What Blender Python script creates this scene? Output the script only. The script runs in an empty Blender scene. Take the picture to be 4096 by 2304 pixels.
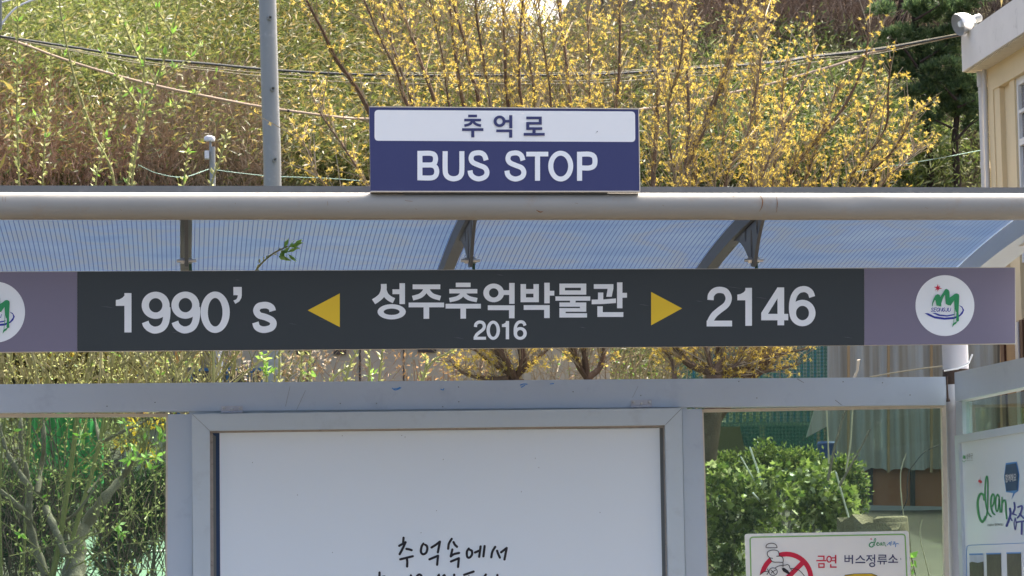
import bpy, math, random
import numpy as np
from mathutils import Vector, Matrix
random.seed(7); rng = np.random.default_rng(11)
sc = bpy.context.scene
col = sc.collection

# ------------------------------------------------------------------ camera
F = 13400.0                       # focal length in photograph pixels (4096 wide)
CAM = Vector((0.0, -13.2, 1.5))
YAW, PITCH, ROLL = math.radians(5.75), math.radians(4.75), 0.020
fwd = Vector((math.sin(YAW)*math.cos(PITCH), math.cos(YAW)*math.cos(PITCH), math.sin(PITCH)))
r0 = Vector((math.cos(YAW), -math.sin(YAW), 0)); u0 = r0.cross(fwd)
right = r0*math.cos(ROLL) - u0*math.sin(ROLL); up = u0*math.cos(ROLL) + r0*math.sin(ROLL)
cd = bpy.data.cameras.new('camera'); cam = bpy.data.objects.new('camera', cd); col.objects.link(cam)
cam.matrix_world = Matrix(((right.x, up.x, -fwd.x, CAM.x), (right.y, up.y, -fwd.y, CAM.y), (right.z, up.z, -fwd.z, CAM.z), (0, 0, 0, 1)))
cd.sensor_width = 36; cd.lens = F/4096*36; cd.clip_end = 2000; cd.clip_start = 0.1
cd.dof.use_dof = True; cd.dof.focus_distance = 12.6; cd.dof.aperture_fstop = 30
sc.camera = cam

# ------------------------------------------------------------------ sky, sun, exposure
SUN = Vector((0.42, 0.50, 0.86)).normalized()
EL = math.asin(SUN.z); AZ = math.atan2(SUN.x, SUN.y)
w = bpy.data.worlds.new("World"); sc.world = w; w.use_nodes = True
nt = w.node_tree; bg = nt.nodes['Background']
sky = nt.nodes.new('ShaderNodeTexSky'); sky.sky_type = 'NISHITA'; sky.sun_disc = False
sky.sun_elevation = EL; sky.sun_rotation = AZ; sky.dust_density = 9.0; sky.air_density = 0.7; sky.ozone_density = 0.0
nt.links.new(sky.outputs[0], bg.inputs[0]); bg.inputs[1].default_value = 0.15
sd = bpy.data.lights.new('sun', 'SUN'); sd.energy = 2.0; sd.angle = math.radians(0.53); sd.color = (1, 0.95, 0.87)
so = bpy.data.objects.new('sun', sd); col.objects.link(so); so.rotation_euler = SUN.to_track_quat('Z', 'Y').to_euler(); so.location = (0, 0, 30)
sc.view_settings.view_transform = 'Standard'; sc.view_settings.look = 'None'; sc.view_settings.gamma = 1
sc.view_settings.exposure = 2.2

# ------------------------------------------------------------------ helpers
def ray(px, py):
    return (fwd*F + right*(px-2048) + up*(1152-py))
def PY(px, py, Y):
    d = ray(px, py); return CAM + d*((Y-CAM.y)/d.y)
def PX(px, py, X):
    d = ray(px, py); return CAM + d*((X-CAM.x)/d.x)
def lin(r, g, b, k=1.0):
    f = lambda v: ((v/255+0.055)/1.055)**2.4 if v > 10 else v/255/12.92
    return (f(r)*k, f(g)*k, f(b)*k, 1)

def N(m, t): return m.node_tree.nodes.new(t)
def paint(name, c, rough=0.5, spec=0.4, var=0.06, scale=6.0, dirt=None, dirt_amt=0.0, bump=0.0, metal=0.0):
    """painted / plain surface: slight tone variation, optional stains, fine bump"""
    m = bpy.data.materials.new(name); m.use_nodes = True; L = m.node_tree.links
    b = m.node_tree.nodes['Principled BSDF']
    b.inputs['Roughness'].default_value = rough; b.inputs['Specular IOR Level'].default_value = spec; b.inputs['Metallic'].default_value = metal
    tc = N(m, 'ShaderNodeTexCoord'); n = N(m, 'ShaderNodeTexNoise'); n.inputs['Scale'].default_value = scale; n.inputs['Detail'].default_value = 6
    L.new(tc.outputs['Object'], n.inputs['Vector'])
    mx = N(m, 'ShaderNodeMix'); mx.data_type = 'RGBA'
    c = tuple(c[:3])
    mx.inputs['A'].default_value = (*[v*(1-var) for v in c], 1); mx.inputs['B'].default_value = (*[min(1, v*(1+var)) for v in c], 1)
    L.new(n.outputs['Fac'], mx.inputs['Factor']); out = mx.outputs['Result']
    if dirt:
        n2 = N(m, 'ShaderNodeTexNoise'); n2.inputs['Scale'].default_value = scale*2.3; n2.inputs['Detail'].default_value = 9; n2.inputs['Roughness'].default_value = 0.7
        L.new(tc.outputs['Object'], n2.inputs['Vector'])
        rp = N(m, 'ShaderNodeValToRGB'); rp.color_ramp.elements[0].position = 0.56; rp.color_ramp.elements[1].position = 0.78
        rp.color_ramp.elements[1].color = (dirt_amt,)*3+(1,)
        L.new(n2.outputs['Fac'], rp.inputs['Fac'])
        m2 = N(m, 'ShaderNodeMix'); m2.data_type = 'RGBA'; L.new(rp.outputs['Color'], m2.inputs['Factor']); L.new(out, m2.inputs['A'])
        m2.inputs['B'].default_value = (*dirt[:3], 1); out = m2.outputs['Result']
    L.new(out, b.inputs['Base Color'])
    if bump:
        n3 = N(m, 'ShaderNodeTexNoise'); n3.inputs['Scale'].default_value = scale*8; n3.inputs['Detail'].default_value = 8; L.new(tc.outputs['Object'], n3.inputs['Vector'])
        bp = N(m, 'ShaderNodeBump'); bp.inputs['Strength'].default_value = bump; bp.inputs['Distance'].default_value = 0.01
        L.new(n3.outputs['Fac'], bp.inputs['Height']); L.new(bp.outputs['Normal'], b.inputs['Normal'])
    return m
def leafm(name, stops, trans=0.45, gloss=0.05, rough=0.45):
    """foliage: every leaf (mesh island) draws its own colour from the ramp"""
    m = bpy.data.materials.new(name); m.use_nodes = True; L = m.node_tree.links; nd = m.node_tree.nodes
    nd.remove(nd['Principled BSDF']); out = nd['Material Output']
    g = N(m, 'ShaderNodeNewGeometry'); rp = N(m, 'ShaderNodeValToRGB'); L.new(g.outputs['Random Per Island'], rp.inputs['Fac'])
    e = rp.color_ramp.elements
    e[0].position = stops[0][0]; e[0].color = stops[0][1]; e[1].position = stops[-1][0]; e[1].color = stops[-1][1]
    for p, c in stops[1:-1]:
        q = e.new(p); q.color = c
    d = N(m, 'ShaderNodeBsdfDiffuse'); t = N(m, 'ShaderNodeBsdfTranslucent'); mx = N(m, 'ShaderNodeMixShader'); mx.inputs[0].default_value = trans
    L.new(rp.outputs['Color'], d.inputs['Color']); L.new(rp.outputs['Color'], t.inputs['Color'])
    L.new(d.outputs[0], mx.inputs[1]); L.new(t.outputs[0], mx.inputs[2])
    gl = N(m, 'ShaderNodeBsdfGlossy'); gl.inputs['Roughness'].default_value = rough; m2 = N(m, 'ShaderNodeMixShader'); m2.inputs[0].default_value = gloss
    L.new(mx.outputs[0], m2.inputs[1]); L.new(gl.outputs[0], m2.inputs[2]); L.new(m2.outputs[0], out.inputs[0])
    return m
def glassm(name, tint, refl=0.07, haze=0.0, haze_col=(0.6, 0.7, 0.65, 1)):
    m = bpy.data.materials.new(name); m.use_nodes = True; L = m.node_tree.links; nd = m.node_tree.nodes
    nd.remove(nd['Principled BSDF']); out = nd['Material Output']
    t = N(m, 'ShaderNodeBsdfTransparent'); t.inputs[0].default_value = tint
    g = N(m, 'ShaderNodeBsdfGlossy'); g.inputs['Roughness'].default_value = 0.02
    lw = N(m, 'ShaderNodeLayerWeight'); lw.inputs['Blend'].default_value = 0.25
    mp = N(m, 'ShaderNodeMath'); mp.operation = 'MULTIPLY_ADD'; mp.inputs[1].default_value = 0.28; mp.inputs[2].default_value = refl*0.3
    L.new(lw.outputs['Fresnel'], mp.inputs[0])
    d = N(m, 'ShaderNodeBsdfDiffuse'); d.inputs[0].default_value = haze_col
    m1 = N(m, 'ShaderNodeMixShader'); m1.inputs[0].default_value = haze; L.new(t.outputs[0], m1.inputs[1]); L.new(d.outputs[0], m1.inputs[2])  # diffuse share paints a hazy reflection onto the pane
    mx = N(m, 'ShaderNodeMixShader'); L.new(mp.outputs[0], mx.inputs[0]); L.new(m1.outputs[0], mx.inputs[1]); L.new(g.outputs[0], mx.inputs[2])
    L.new(mx.outputs[0], out.inputs[0]); return m

class MB:
    """collects geometry, then links it as ONE mesh object"""
    def __init__(s): s.v = []; s.f = []; s.k = 0
    def add(s, vs, fs):
        o = len(s.v); s.v += [tuple(p) for p in vs]; s.f += [tuple(i+o for i in f) for f in fs]; return s
    def prism(s, front, off):
        n = len(front); off = Vector(off)
        s.add(list(front)+[Vector(p)+off for p in front], [tuple(range(n)), tuple(range(2*n-1, n-1, -1))]+[((i+1) % n, i, n+i, n+(i+1) % n) for i in range(n)]); return s
    def box(s, a, b):
        (x0, y0, z0), (x1, y1, z1) = a, b
        return s.prism([Vector((x0, y0, z0)), Vector((x1, y0, z0)), Vector((x1, y0, z1)), Vector((x0, y0, z1))], (0, y1-y0, 0))
    def tube(s, pts, rad, n=8, cap=True):
        pts = [Vector(p) for p in pts]; m = len(pts)
        if not hasattr(rad, '__len__'): rad = [rad]*m
        vs = []; fs = []; ref = None
        for i, p in enumerate(pts):
            d = (pts[min(i+1, m-1)]-pts[max(i-1, 0)]).normalized()
            if ref is None:
                ref = Vector((1, 0, 0)) if abs(d.x) < 0.8 else Vector((0, 0, 1))
            a = d.cross(ref)
            if a.length < 1e-4: a = d.cross(Vector((0, 1, 0.3)))
            a.normalize(); b = d.cross(a); ref = b.cross(d) if False else ref
            for k in range(n):
                t = 2*math.pi*k/n; vs.append(p+(a*math.cos(t)+b*math.sin(t))*rad[i])
        for i in range(m-1):
            for k in range(n):
                fs.append((i*n+k, i*n+(k+1) % n, (i+1)*n+(k+1) % n, (i+1)*n+k))
        if cap: fs += [tuple(range(n-1, -1, -1)), tuple((m-1)*n+k for k in range(n))]
        return s.add(vs, fs)
    def lathe(s, o, ax, prof, n=20, cap=False):
        """prof: (distance along axis, radius)"""
        o = Vector(o); ax = Vector(ax).normalized(); a = ax.orthogonal().normalized(); b = ax.cross(a); vs = []; fs = []
        for (h, r) in prof:
            for k in range(n):
                t = 2*math.pi*k/n; vs.append(o+ax*h+(a*math.cos(t)+b*math.sin(t))*r)
        for i in range(len(prof)-1):
            for k in range(n): fs.append((i*n+k, i*n+(k+1) % n, (i+1)*n+(k+1) % n, (i+1)*n+k))
        if cap: fs += [tuple(range(n)), tuple((len(prof)-1)*n+k for k in range(n))]
        return s.add(vs, fs)
    def build(s, name, mat, parent=None, smooth=False, kind=None, label=None):
        me = bpy.data.meshes.new(name); me.from_pydata(s.v, [], s.f); me.update()
        return link(name, me, mat, parent, smooth, kind, label)
def link(name, me, mat, parent=None, smooth=False, kind=None, label=None):
    if mat: me.materials.append(mat)
    if smooth:
        me.polygons.foreach_set('use_smooth', [True]*len(me.polygons))
        try: me.set_sharp_from_angle(angle=math.radians(40))
        except Exception: pass
    o = bpy.data.objects.new(name, me); col.objects.link(o)
    if parent:
        o.parent = parent; o.matrix_parent_inverse = Matrix.Translation(-Vector(parent.location))
    if kind: o['kind'] = kind
    if label: o['label'] = label
    return o
def tag(o, label, cat, group=None):
    o['label'] = label; o['category'] = cat
    if group: o['group'] = group
    return o
def empty(name, loc, label, cat, group=None):
    o = bpy.data.objects.new(name, None); col.objects.link(o); o.location = loc; o.empty_display_size = 0.1
    return tag(o, label, cat, group)
def arr(name, V, Q, mat, parent=None, kind=None, label=None):
    """mesh from numpy arrays of vertices and equal-sided faces"""
    me = bpy.data.meshes.new(name); V = np.asarray(V, np.float32); Q = np.asarray(Q, np.int32); n, k = Q.shape
    me.vertices.add(len(V)); me.vertices.foreach_set('co', V.ravel())
    me.loops.add(n*k); me.loops.foreach_set('vertex_index', Q.ravel())
    me.polygons.add(n); me.polygons.foreach_set('loop_start', np.arange(0, n*k, k, dtype=np.int32))
    me.update(calc_edges=True); me.validate()
    return link(name, me, mat, parent, False, kind, label)
def unit(a): return a/np.maximum(np.linalg.norm(a, axis=1, keepdims=True), 1e-9)
def leaf_arrays(C, D, ln, wd, fold=0.0):
    """diamond leaves: base C, direction D, length ln, width wd"""
    n = len(C); D = unit(D); S = unit(np.cross(D, rng.normal(size=(n, 3)))); ln = np.broadcast_to(ln, (n,))[:, None]; wd = np.broadcast_to(wd, (n,))[:, None]
    Nn = np.cross(D, S)
    V = np.stack([C, C+D*ln*0.45+S*wd*0.5+Nn*wd*fold, C+D*ln, C+D*ln*0.45-S*wd*0.5+Nn*wd*fold], 1).reshape(-1, 3)
    return V, np.arange(n*4).reshape(n, 4)
def ribbon_arrays(P0, P1, wd):
    """thin twigs as three-sided slivers: crossed quads from P0 to P1"""
    n = len(P0); D = unit(P1-P0); S = unit(np.cross(D, rng.normal(size=(n, 3)))); T = np.cross(D, S); wd = np.broadcast_to(wd, (n,))[:, None]*0.5
    V = np.stack([P0+S*wd, P0-S*wd, P1-S*wd*0.6, P1+S*wd*0.6, P0+T*wd, P0-T*wd, P1-T*wd*0.6, P1+T*wd*0.6], 1).reshape(-1, 3)
    b = np.arange(n)[:, None]*8
    return V, np.concatenate([b+np.array([[0, 1, 2, 3]]), b+np.array([[4, 5, 6, 7]])])
def catmull(pts, k=8):
    pts = [np.array(p, float) for p in pts]
    if len(pts) < 3: return pts
    q = [2*pts[0]-pts[1]]+pts+[2*pts[-1]-pts[-2]]; out = []
    for i in range(1, len(q)-2):
        a, b, c, d = q[i-1], q[i], q[i+1], q[i+2]
        for j in range(k):
            t = j/k; out.append(0.5*(2*b+(c-a)*t+(2*a-5*b+4*c-d)*t*t+(3*b-a-3*c+d)*t**3))
    out.append(pts[-1]); return out

# flat lettering: strokes are traced on the photograph and laid on the board's own plane
class Ink:
    def __init__(s, o, k, to3, push):
        s.o = o; s.k = k; s.to3 = to3; s.push = Vector(push); s.mb = MB(); s.n = 0; s.dx = (0, 0)
    def p(s, x, y): return s.to3(s.o[0]+(x+s.dx[0])/s.k, s.o[1]+(y+s.dx[1])/s.k)
    def poly(s, pts):
        off = s.push*(1+0.12*(s.n % 9)); s.n += 1
        s.mb.add([s.p(*q)+off for q in pts], [tuple(range(len(pts)))]); return s
    def rect(s, *rs):
        for (a, b, c, d) in rs: s.poly([(a, b), (c, b), (c, d), (a, d)])
        return s
    def ring(s, cx, cy, ro, ri, n=44):
        off = s.push*(1+0.12*(s.n % 9)); s.n += 1; vs = []
        for k in range(n):
            t = 2*math.pi*k/n; c, q = math.cos(t), math.sin(t)
            vs += [s.p(cx+ro[0]*c, cy+ro[1]*q)+off, s.p(cx+ri[0]*c, cy+ri[1]*q)+off]
        s.mb.add(vs, [(2*k, (2*k+2) % (2*n), (2*k+3) % (2*n), 2*k+1) for k in range(n)]); return s
    def disc(s, cx, cy, r, n=48):
        return s.poly([(cx+r[0]*math.cos(2*math.pi*k/n), cy+r[1]*math.sin(2*math.pi*k/n)) for k in range(n)])
    def path(s, pts, wd, smooth=True, rnd=False, taper=None):
        q = catmull(pts, 7) if smooth and len(pts) > 2 else [np.array(p, float) for p in pts]
        m = len(q); L = []; R = []
        for i in range(m):
            d1 = q[i]-q[i-1] if i else q[1]-q[0]; d2 = q[i+1]-q[i] if i < m-1 else d1
            d1 = d1/max(1e-6, np.hypot(*d1)); d2 = d2/max(1e-6, np.hypot(*d2)); d = d1+d2; d = d/max(1e-6, np.hypot(*d))
            nn = np.array([-d[1], d[0]]); h = wd/2/max(0.55, float(d@d1))
            if taper: h *= taper(i/(m-1))
            L.append(q[i]+nn*h); R.append(q[i]-nn*h)
        off = s.push*(1+0.12*(s.n % 9)); s.n += 1
        s.mb.add([s.p(*a)+off for a in L]+[s.p(*a)+off for a in R], [(i, i+1, m+i+1, m+i) for i in range(m-1)])
        if rnd:
            for e in (q[0], q[-1]): s.disc(e[0], e[1], (wd/2*0.99, wd/2*0.99), 14)
        return s
    def text(s, body, x0, y0, x1, y1, skew=0.0):
        """small print set in the built-in font, fitted to a box; skew = rise of the line across the box"""
        cu = bpy.data.curves.new('text', 'FONT'); cu.body = body; ob = bpy.data.objects.new('text', cu); col.objects.link(ob)
        bpy.context.view_layer.update(); dg = bpy.context.evaluated_depsgraph_get()
        me = bpy.data.meshes.new_from_object(ob.evaluated_get(dg)); vs = [v.co.copy() for v in me.vertices]; fs = [tuple(p.vertices) for p in me.polygons]
        bpy.data.objects.remove(ob); bpy.data.curves.remove(cu); bpy.data.meshes.remove(me)
        if not vs: return s
        xs = [v.x for v in vs]; ys = [v.y for v in vs]; ax, bx, ay, by = min(xs), max(xs), min(ys), max(ys)
        off = s.push*(1+0.12*(s.n % 9)); s.n += 1
        s.mb.add([s.p(x0+(v.x-ax)/(bx-ax)*(x1-x0), y1-(v.y-ay)/(by-ay)*(y1-y0)+skew*(v.x-ax)/(bx-ax))+off for v in vs], fs); return s
    def build(s, name, mat, parent, label=None): return s.mb.build(name, mat, parent, label=label)
    def cut(s, name, mat, parent): s.mb.build(name, mat, parent); s.mb = MB(); return s

# ------------------------------------------------------------------ materials
M = {}
M['paint'] = paint('shelter_paint', (0.475, 0.55, 0.625), 0.42, 0.4, 0.07, 3.0, (0.20, 0.25, 0.34), 0.35, 0.05)
M['frame'] = paint('case_aluminium_paint', (0.52, 0.605, 0.655), 0.4, 0.4, 0.05, 4.0, (0.27, 0.28, 0.28), 0.3, 0.04)
M['rust'] = paint('rust_streak', (0.20, 0.09, 0.03), 0.8, 0.1, 0.3, 30)
M['pipe'] = paint('pipe_paint', (0.27, 0.265, 0.235), 0.55, 0.3, 0.06, 5.0, (0.26, 0.17, 0.09), 0.45, 0.06)
M['rib'] = paint('rib_paint', (0.105, 0.115, 0.12), 0.5, 0.35, 0.08, 7.0, (0.16, 0.11, 0.06), 0.4, 0.05)
M['flash'] = paint('flashing', (0.13, 0.135, 0.135), 0.35, 0.5, 0.15, 4.0, (0.4, 0.4, 0.4), 0.3)
M['post'] = paint('post_paint', (0.52, 0.53, 0.56), 0.4, 0.4, 0.05, 4.0, (0.10, 0.06, 0.04), 0.35)
M['burn'] = paint('burnt_weld', (0.07, 0.05, 0.04), 0.8, 0.2, 0.5, 60, (0.3, 0.3, 0.3), 0.5)
M['white'] = paint('poster_white', (0.77, 0.86, 0.92), 0.14, 0.35, 0.015, 2.0)
M['signwhite'] = paint('sign_white', (0.84, 0.85, 0.825), 0.4, 0.3, 0.02, 4.0, (0.5, 0.47, 0.42), 0.12)
M['navy'] = paint('sign_navy', (0.043, 0.049, 0.140), 0.38, 0.35, 0.06, 3.0)
M['grey'] = paint('banner_charcoal', (0.034, 0.041, 0.041), 0.32, 0.4, 0.10, 2.0)
M['purple'] = paint('banner_mauve', (0.20, 0.178, 0.235), 0.35, 0.35, 0.04, 2.0)
M['vinyl'] = paint('vinyl_white', (0.85, 0.875, 0.865), 0.4, 0.3, 0.02, 3.0)
M['yellow'] = paint('vinyl_yellow', (0.82, 0.55, 0.03), 0.4, 0.3, 0.03, 5.0)
M['green'] = paint('ink_green', (0.035, 0.30, 0.11), 0.4, 0.3, 0.05, 8.0)
M['lime'] = paint('ink_lime', (0.25, 0.50, 0.16), 0.4, 0.3, 0.05, 8.0)
M['blue'] = paint('ink_blue', (0.03, 0.04, 0.32), 0.4, 0.3, 0.05, 8.0)
M['sky'] = paint('ink_sky_blue', (0.05, 0.25, 0.62), 0.4, 0.3, 0.05, 8.0)
M['deep'] = paint('ink_deep_blue', (0.012, 0.05, 0.16), 0.4, 0.3, 0.05, 8.0)
M['red'] = paint('ink_red', (0.62, 0.02, 0.06), 0.4, 0.3, 0.05, 8.0)
M['black'] = paint('ink_black', (0.018, 0.018, 0.024), 0.5, 0.3, 0.05, 8.0)
M['edge'] = paint('board_edge', (0.62, 0.56, 0.46), 0.6, 0.3, 0.1, 20.0, (0.2, 0.15, 0.1), 0.4)
M['dirty'] = paint('dirty_seal', (0.38, 0.35, 0.32), 0.7, 0.2, 0.2, 30.0, (0.05, 0.035, 0.025), 0.8)
M['backing'] = paint('blue_backing', (0.03, 0.07, 0.16), 0.4, 0.3, 0.1, 3.0)
M['seal'] = paint('grey_seal', (0.16, 0.18, 0.18), 0.6, 0.3, 0.1, 12.0)
M['steel'] = paint('bright_steel', (0.60, 0.58, 0.54), 0.3, 0.5, 0.08, 20.0, metal=0.8)
M['glass'] = glassm('green_glass', (0.76, 0.88, 0.80, 1), 0.05, 0.022)
M['gpole'] = paint('galvanised', (0.215, 0.23, 0.23), 0.45, 0.5, 0.08, 5.0, (0.5, 0.5, 0.48), 0.35, 0.03, 0.25)

# ------------------------------------------------------------------ the ground
YB, YH, YP = 0.0, -1.38, -1.80           # back wall, hanging banner, front pipe
m_asph = paint('asphalt', (0.055, 0.053, 0.05), 0.9, 0.2, 0.25, 8.0, (0.10, 0.095, 0.085), 0.5, 0.4)
m_pave = paint('pavement_slabs', (0.15, 0.112, 0.07), 0.85, 0.2, 0.12, 3.0, (0.16, 0.13, 0.10), 0.4, 0.2)
m_conc = paint('kerb_concrete', (0.36, 0.35, 0.33), 0.85, 0.2, 0.1, 6.0, (0.15, 0.14, 0.12), 0.4, 0.2)
m_soil = paint('garden_soil', (0.05, 0.046, 0.035), 0.95, 0.1, 0.25, 1.2, (0.11, 0.12, 0.05), 0.6, 0.5)  # base colour darkened overall to stand in for cast shade on the yard
m_line = paint('road_paint', (0.75, 0.73, 0.66), 0.7, 0.2, 0.1, 9.0, (0.3, 0.3, 0.28), 0.4)
MB().box((-60, -60, -0.35), (60, -3.2, -0.12)).build('road', m_asph, kind='structure')
rl = MB().box((-60, -8.1, -0.119), (60, -7.98, -0.116)); rl.build('road_line', m_line, kind='structure')
MB().box((-60, -3.2, -0.35), (60, -3.05, 0.004)).build('kerb', m_conc, kind='structure')
MB().box((-60, -3.05, -0.35), (60, 0.72, 0.0)).build('pavement', m_pave, kind='structure')
def terr(x, y):
    """height of the raised garden and the hill behind it"""
    z = 1.22+0.055*(max(y, 0.9)-0.9)+0.03*math.sin(x*1.3+y*0.7)
    if y > 20: z += (y-20)*0.10
    if y > 24:
        z = max(z, min(2.4+(y-24)*0.56, crest(x)+0.1*(y-36)))
    return z
XC = PY(2480, 100, 33).x
def crest(x):
    return 9.05+6.5*min(1, max(0, (abs(x-XC)-1.0)/3.2))**1.3+0.12*math.sin(x*3.1)
def grid(name, xs, ys, mat):
    V = [(x, y, terr(x, y)) for y in ys for x in xs]; n = len(xs)
    Q = [(j*n+i, j*n+i+1, (j+1)*n+i+1, (j+1)*n+i) for j in range(len(ys)-1) for i in range(n-1)]
    me = bpy.data.meshes.new(name); me.from_pydata(V, [], Q); me.polygons.foreach_set('use_smooth', [True]*len(Q)); return link(name, me, mat, kind='structure')
m_hill = paint('hill_litter', (0.085, 0.08, 0.038), 0.95, 0.1, 0.4, 1.5, (0.05, 0.06, 0.02), 0.7, 0.6)
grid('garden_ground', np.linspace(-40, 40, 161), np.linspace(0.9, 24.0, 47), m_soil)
grid('hill', np.linspace(-60, 60, 241), np.linspace(24.0, 60.0, 73), m_hill)
wl = tag(MB().box((-40, 0.72, -0.3), (40, 0.898, 1.26)).build('retaining_wall', m_conc), 'low grey concrete retaining wall holding the garden soil behind the shelter', 'wall')

def hillP(px, py):
    """where the sight line through a pixel meets the hill"""
    d = ray(px, py); d = d/d.y; t = 30.0
    while t < 75:
        p = CAM+d*t
        if terr(p.x, p.y) >= p.z: return p
        t += 0.25
    return None
# ------------------------------------------------------------------ the bus shelter
SH = empty('bus_shelter', PY(2300, 2304, YB)*1, 'grey blue painted bus shelter with a curved blue translucent roof', 'bus shelter')
SH.location.z = 0.0
L0, L1 = -420, 4330                       # photograph columns where the roof begins and ends (off both edges of the picture)
a, b = PY(-420, 824, YP), PY(4330, 827, YP)
pr = 0.047
mb = MB(); pts = []; NS = 60
for i in range(NS+1):
    q = a.lerp(b, i/NS); pts.append(q)
mb.tube(pts, pr, 28)
for i, v in enumerate(mb.v):               # the dents in the pipe
    v = Vector(v)
    for (px, py, dep, sx) in ((80, 812, 0.004, 0.02), (3408, 800, 0.006, 0.05)):
        c = PY(px, py, YP-0.045); d2 = ((v.x-c.x)/sx)**2+((v.z-c.z)/0.03)**2
        if d2 < 4: v.y += dep*math.exp(-d2)*2
    mb.v[i] = tuple(v)
mb.build('front_pipe', M['pipe'], SH, True)
def onPipe(x, y):
    p = PY(x, y, YP-pr); t = (p.x-a.x)/(b.x-a.x); dz = p.z-(a.z+(b.z-a.z)*t); return PY(x, y, YP-math.sqrt(max(1e-6, pr*pr-dz*dz))-0.0008)
k = Ink((0, 0), 1, onPipe, (0, -0.0002, 0))
for p, wd in (([(3040, 782), (3050, 800), (3048, 825), (3038, 846)], 4), ([(3106, 786), (3109, 815), (3106, 850)], 3), ([(1310, 805), (1311, 822)], 4), ([(10, 786), (11, 806)], 3), ([(22, 788), (21, 808)], 3), ([(2930, 775), (2936, 790)], 3), ([(1390, 806), (1397, 808)], 4), ([(1660, 835), (1668, 838)], 3), ([(2145, 840), (2160, 848), (2172, 846)], 5), ([(1620, 802), (1650, 806)], 4), ([(2300, 812), (2312, 815)], 3), ([(940, 812), (944, 816)], 3), ([(2650, 820), (2656, 824)], 3), ([(3700, 830), (3712, 834)], 3), ([(480, 838), (488, 842)], 3)): k.path(p, wd, taper=lambda t: 1-abs(2*t-1)*0.7)
k.build('rust_mark', M['rust'], SH)['kind'] = 'stuff'
# dark edge strip of the roof above the pipe
q = [PY(-420, 741, YP+0.03), PY(4330, 750, YP+0.03), PY(4330, 775, YP+0.03), PY(-420, 775, YP+0.03)]
MB().prism([q[3], q[2], q[1], q[0]], (0, 0.02, 0)).build('edge_strip', M['flash'], SH)
zt = (q[0].z+q[1].z)/2
# roof profile: flat at the pipe, bending down to the rear
def roofz(y):
    t = y-(YP+0.05); return zt-0.012-0.030*t-0.0315*t*t
YR = 0.42
m_poly = bpy.data.materials.new('blue_fluted_sheet'); m_poly.use_nodes = True
def polymat(m):
    nd = m.node_tree.nodes; L = m.node_tree.links; nd.remove(nd['Principled BSDF']); out = nd['Material Output']
    tc = N(m, 'ShaderNodeTexCoord'); sx = N(m, 'ShaderNodeSeparateXYZ'); L.new(tc.outputs['Object'], sx.inputs[0])
    d = N(m, 'ShaderNodeMath'); d.operation = 'DIVIDE'; d.inputs[1].default_value = 0.0176; L.new(sx.outputs[0], d.inputs[0])
    fr = N(m, 'ShaderNodeMath'); fr.operation = 'FRACT'; L.new(d.outputs[0], fr.inputs[0])
    lt = N(m, 'ShaderNodeMath'); lt.operation = 'LESS_THAN'; lt.inputs[1].default_value = 0.17; L.new(fr.outputs[0], lt.inputs[0])
    n = N(m, 'ShaderNodeTexNoise'); n.inputs['Scale'].default_value = 2.2; n.inputs['Detail'].default_value = 5
    mp = N(m, 'ShaderNodeMapping'); mp.inputs['Scale'].default_value = (0.9, 1.3, 1); mp.inputs['Rotation'].default_value = (0, 0, 0.35); L.new(tc.outputs['Object'], mp.inputs[0]); L.new(mp.outputs[0], n.inputs['Vector'])
    rp = N(m, 'ShaderNodeValToRGB'); rp.color_ramp.elements[0].position = 0.35; rp.color_ramp.elements[0].color = (0.06, 0.10, 0.18, 1); rp.color_ramp.elements[1].position = 0.68; rp.color_ramp.elements[1].color = (0.085, 0.125, 0.19, 1)
    for p_, c_ in ((0.45, (0.072, 0.112, 0.185, 1)), (0.52, (0.085, 0.112, 0.155, 1)), (0.58, (0.07, 0.108, 0.185, 1))): rp.color_ramp.elements.new(p_).color = c_  # greyer stops in the mottling paint soft reflections into the sheet colour
    L.new(n.outputs['Fac'], rp.inputs[0])
    mx = N(m, 'ShaderNodeMix'); mx.data_type = 'RGBA'; L.new(lt.outputs[0], mx.inputs['Factor']); L.new(rp.outputs[0], mx.inputs['A']); mx.inputs['B'].default_value = (0.022, 0.040, 0.105, 1)
    t = N(m, 'ShaderNodeBsdfTranslucent'); L.new(mx.outputs['Result'], t.inputs[0]); df = N(m, 'ShaderNodeBsdfDiffuse'); L.new(mx.outputs['Result'], df.inputs[0])
    tr = N(m, 'ShaderNodeBsdfTransparent'); L.new(mx.outputs['Result'], tr.inputs[0])
    gl = N(m, 'ShaderNodeBsdfGlossy'); gl.inputs['Roughness'].default_value = 0.25
    a1 = N(m, 'ShaderNodeMixShader'); a1.inputs[0].default_value = 0.45; L.new(df.outputs[0], a1.inputs[1]); L.new(t.outputs[0], a1.inputs[2])
    a2 = N(m, 'ShaderNodeMixShader'); a2.inputs[0].default_value = 0.30; L.new(a1.outputs[0], a2.inputs[1]); L.new(tr.outputs[0], a2.inputs[2])
    a3 = N(m, 'ShaderNodeMixShader'); a3.inputs[0].default_value = 0.10; L.new(a2.outputs[0], a3.inputs[1]); L.new(gl.outputs[0], a3.inputs[2]); L.new(a3.outputs[0], out.inputs[0])
polymat(m_poly)
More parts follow.
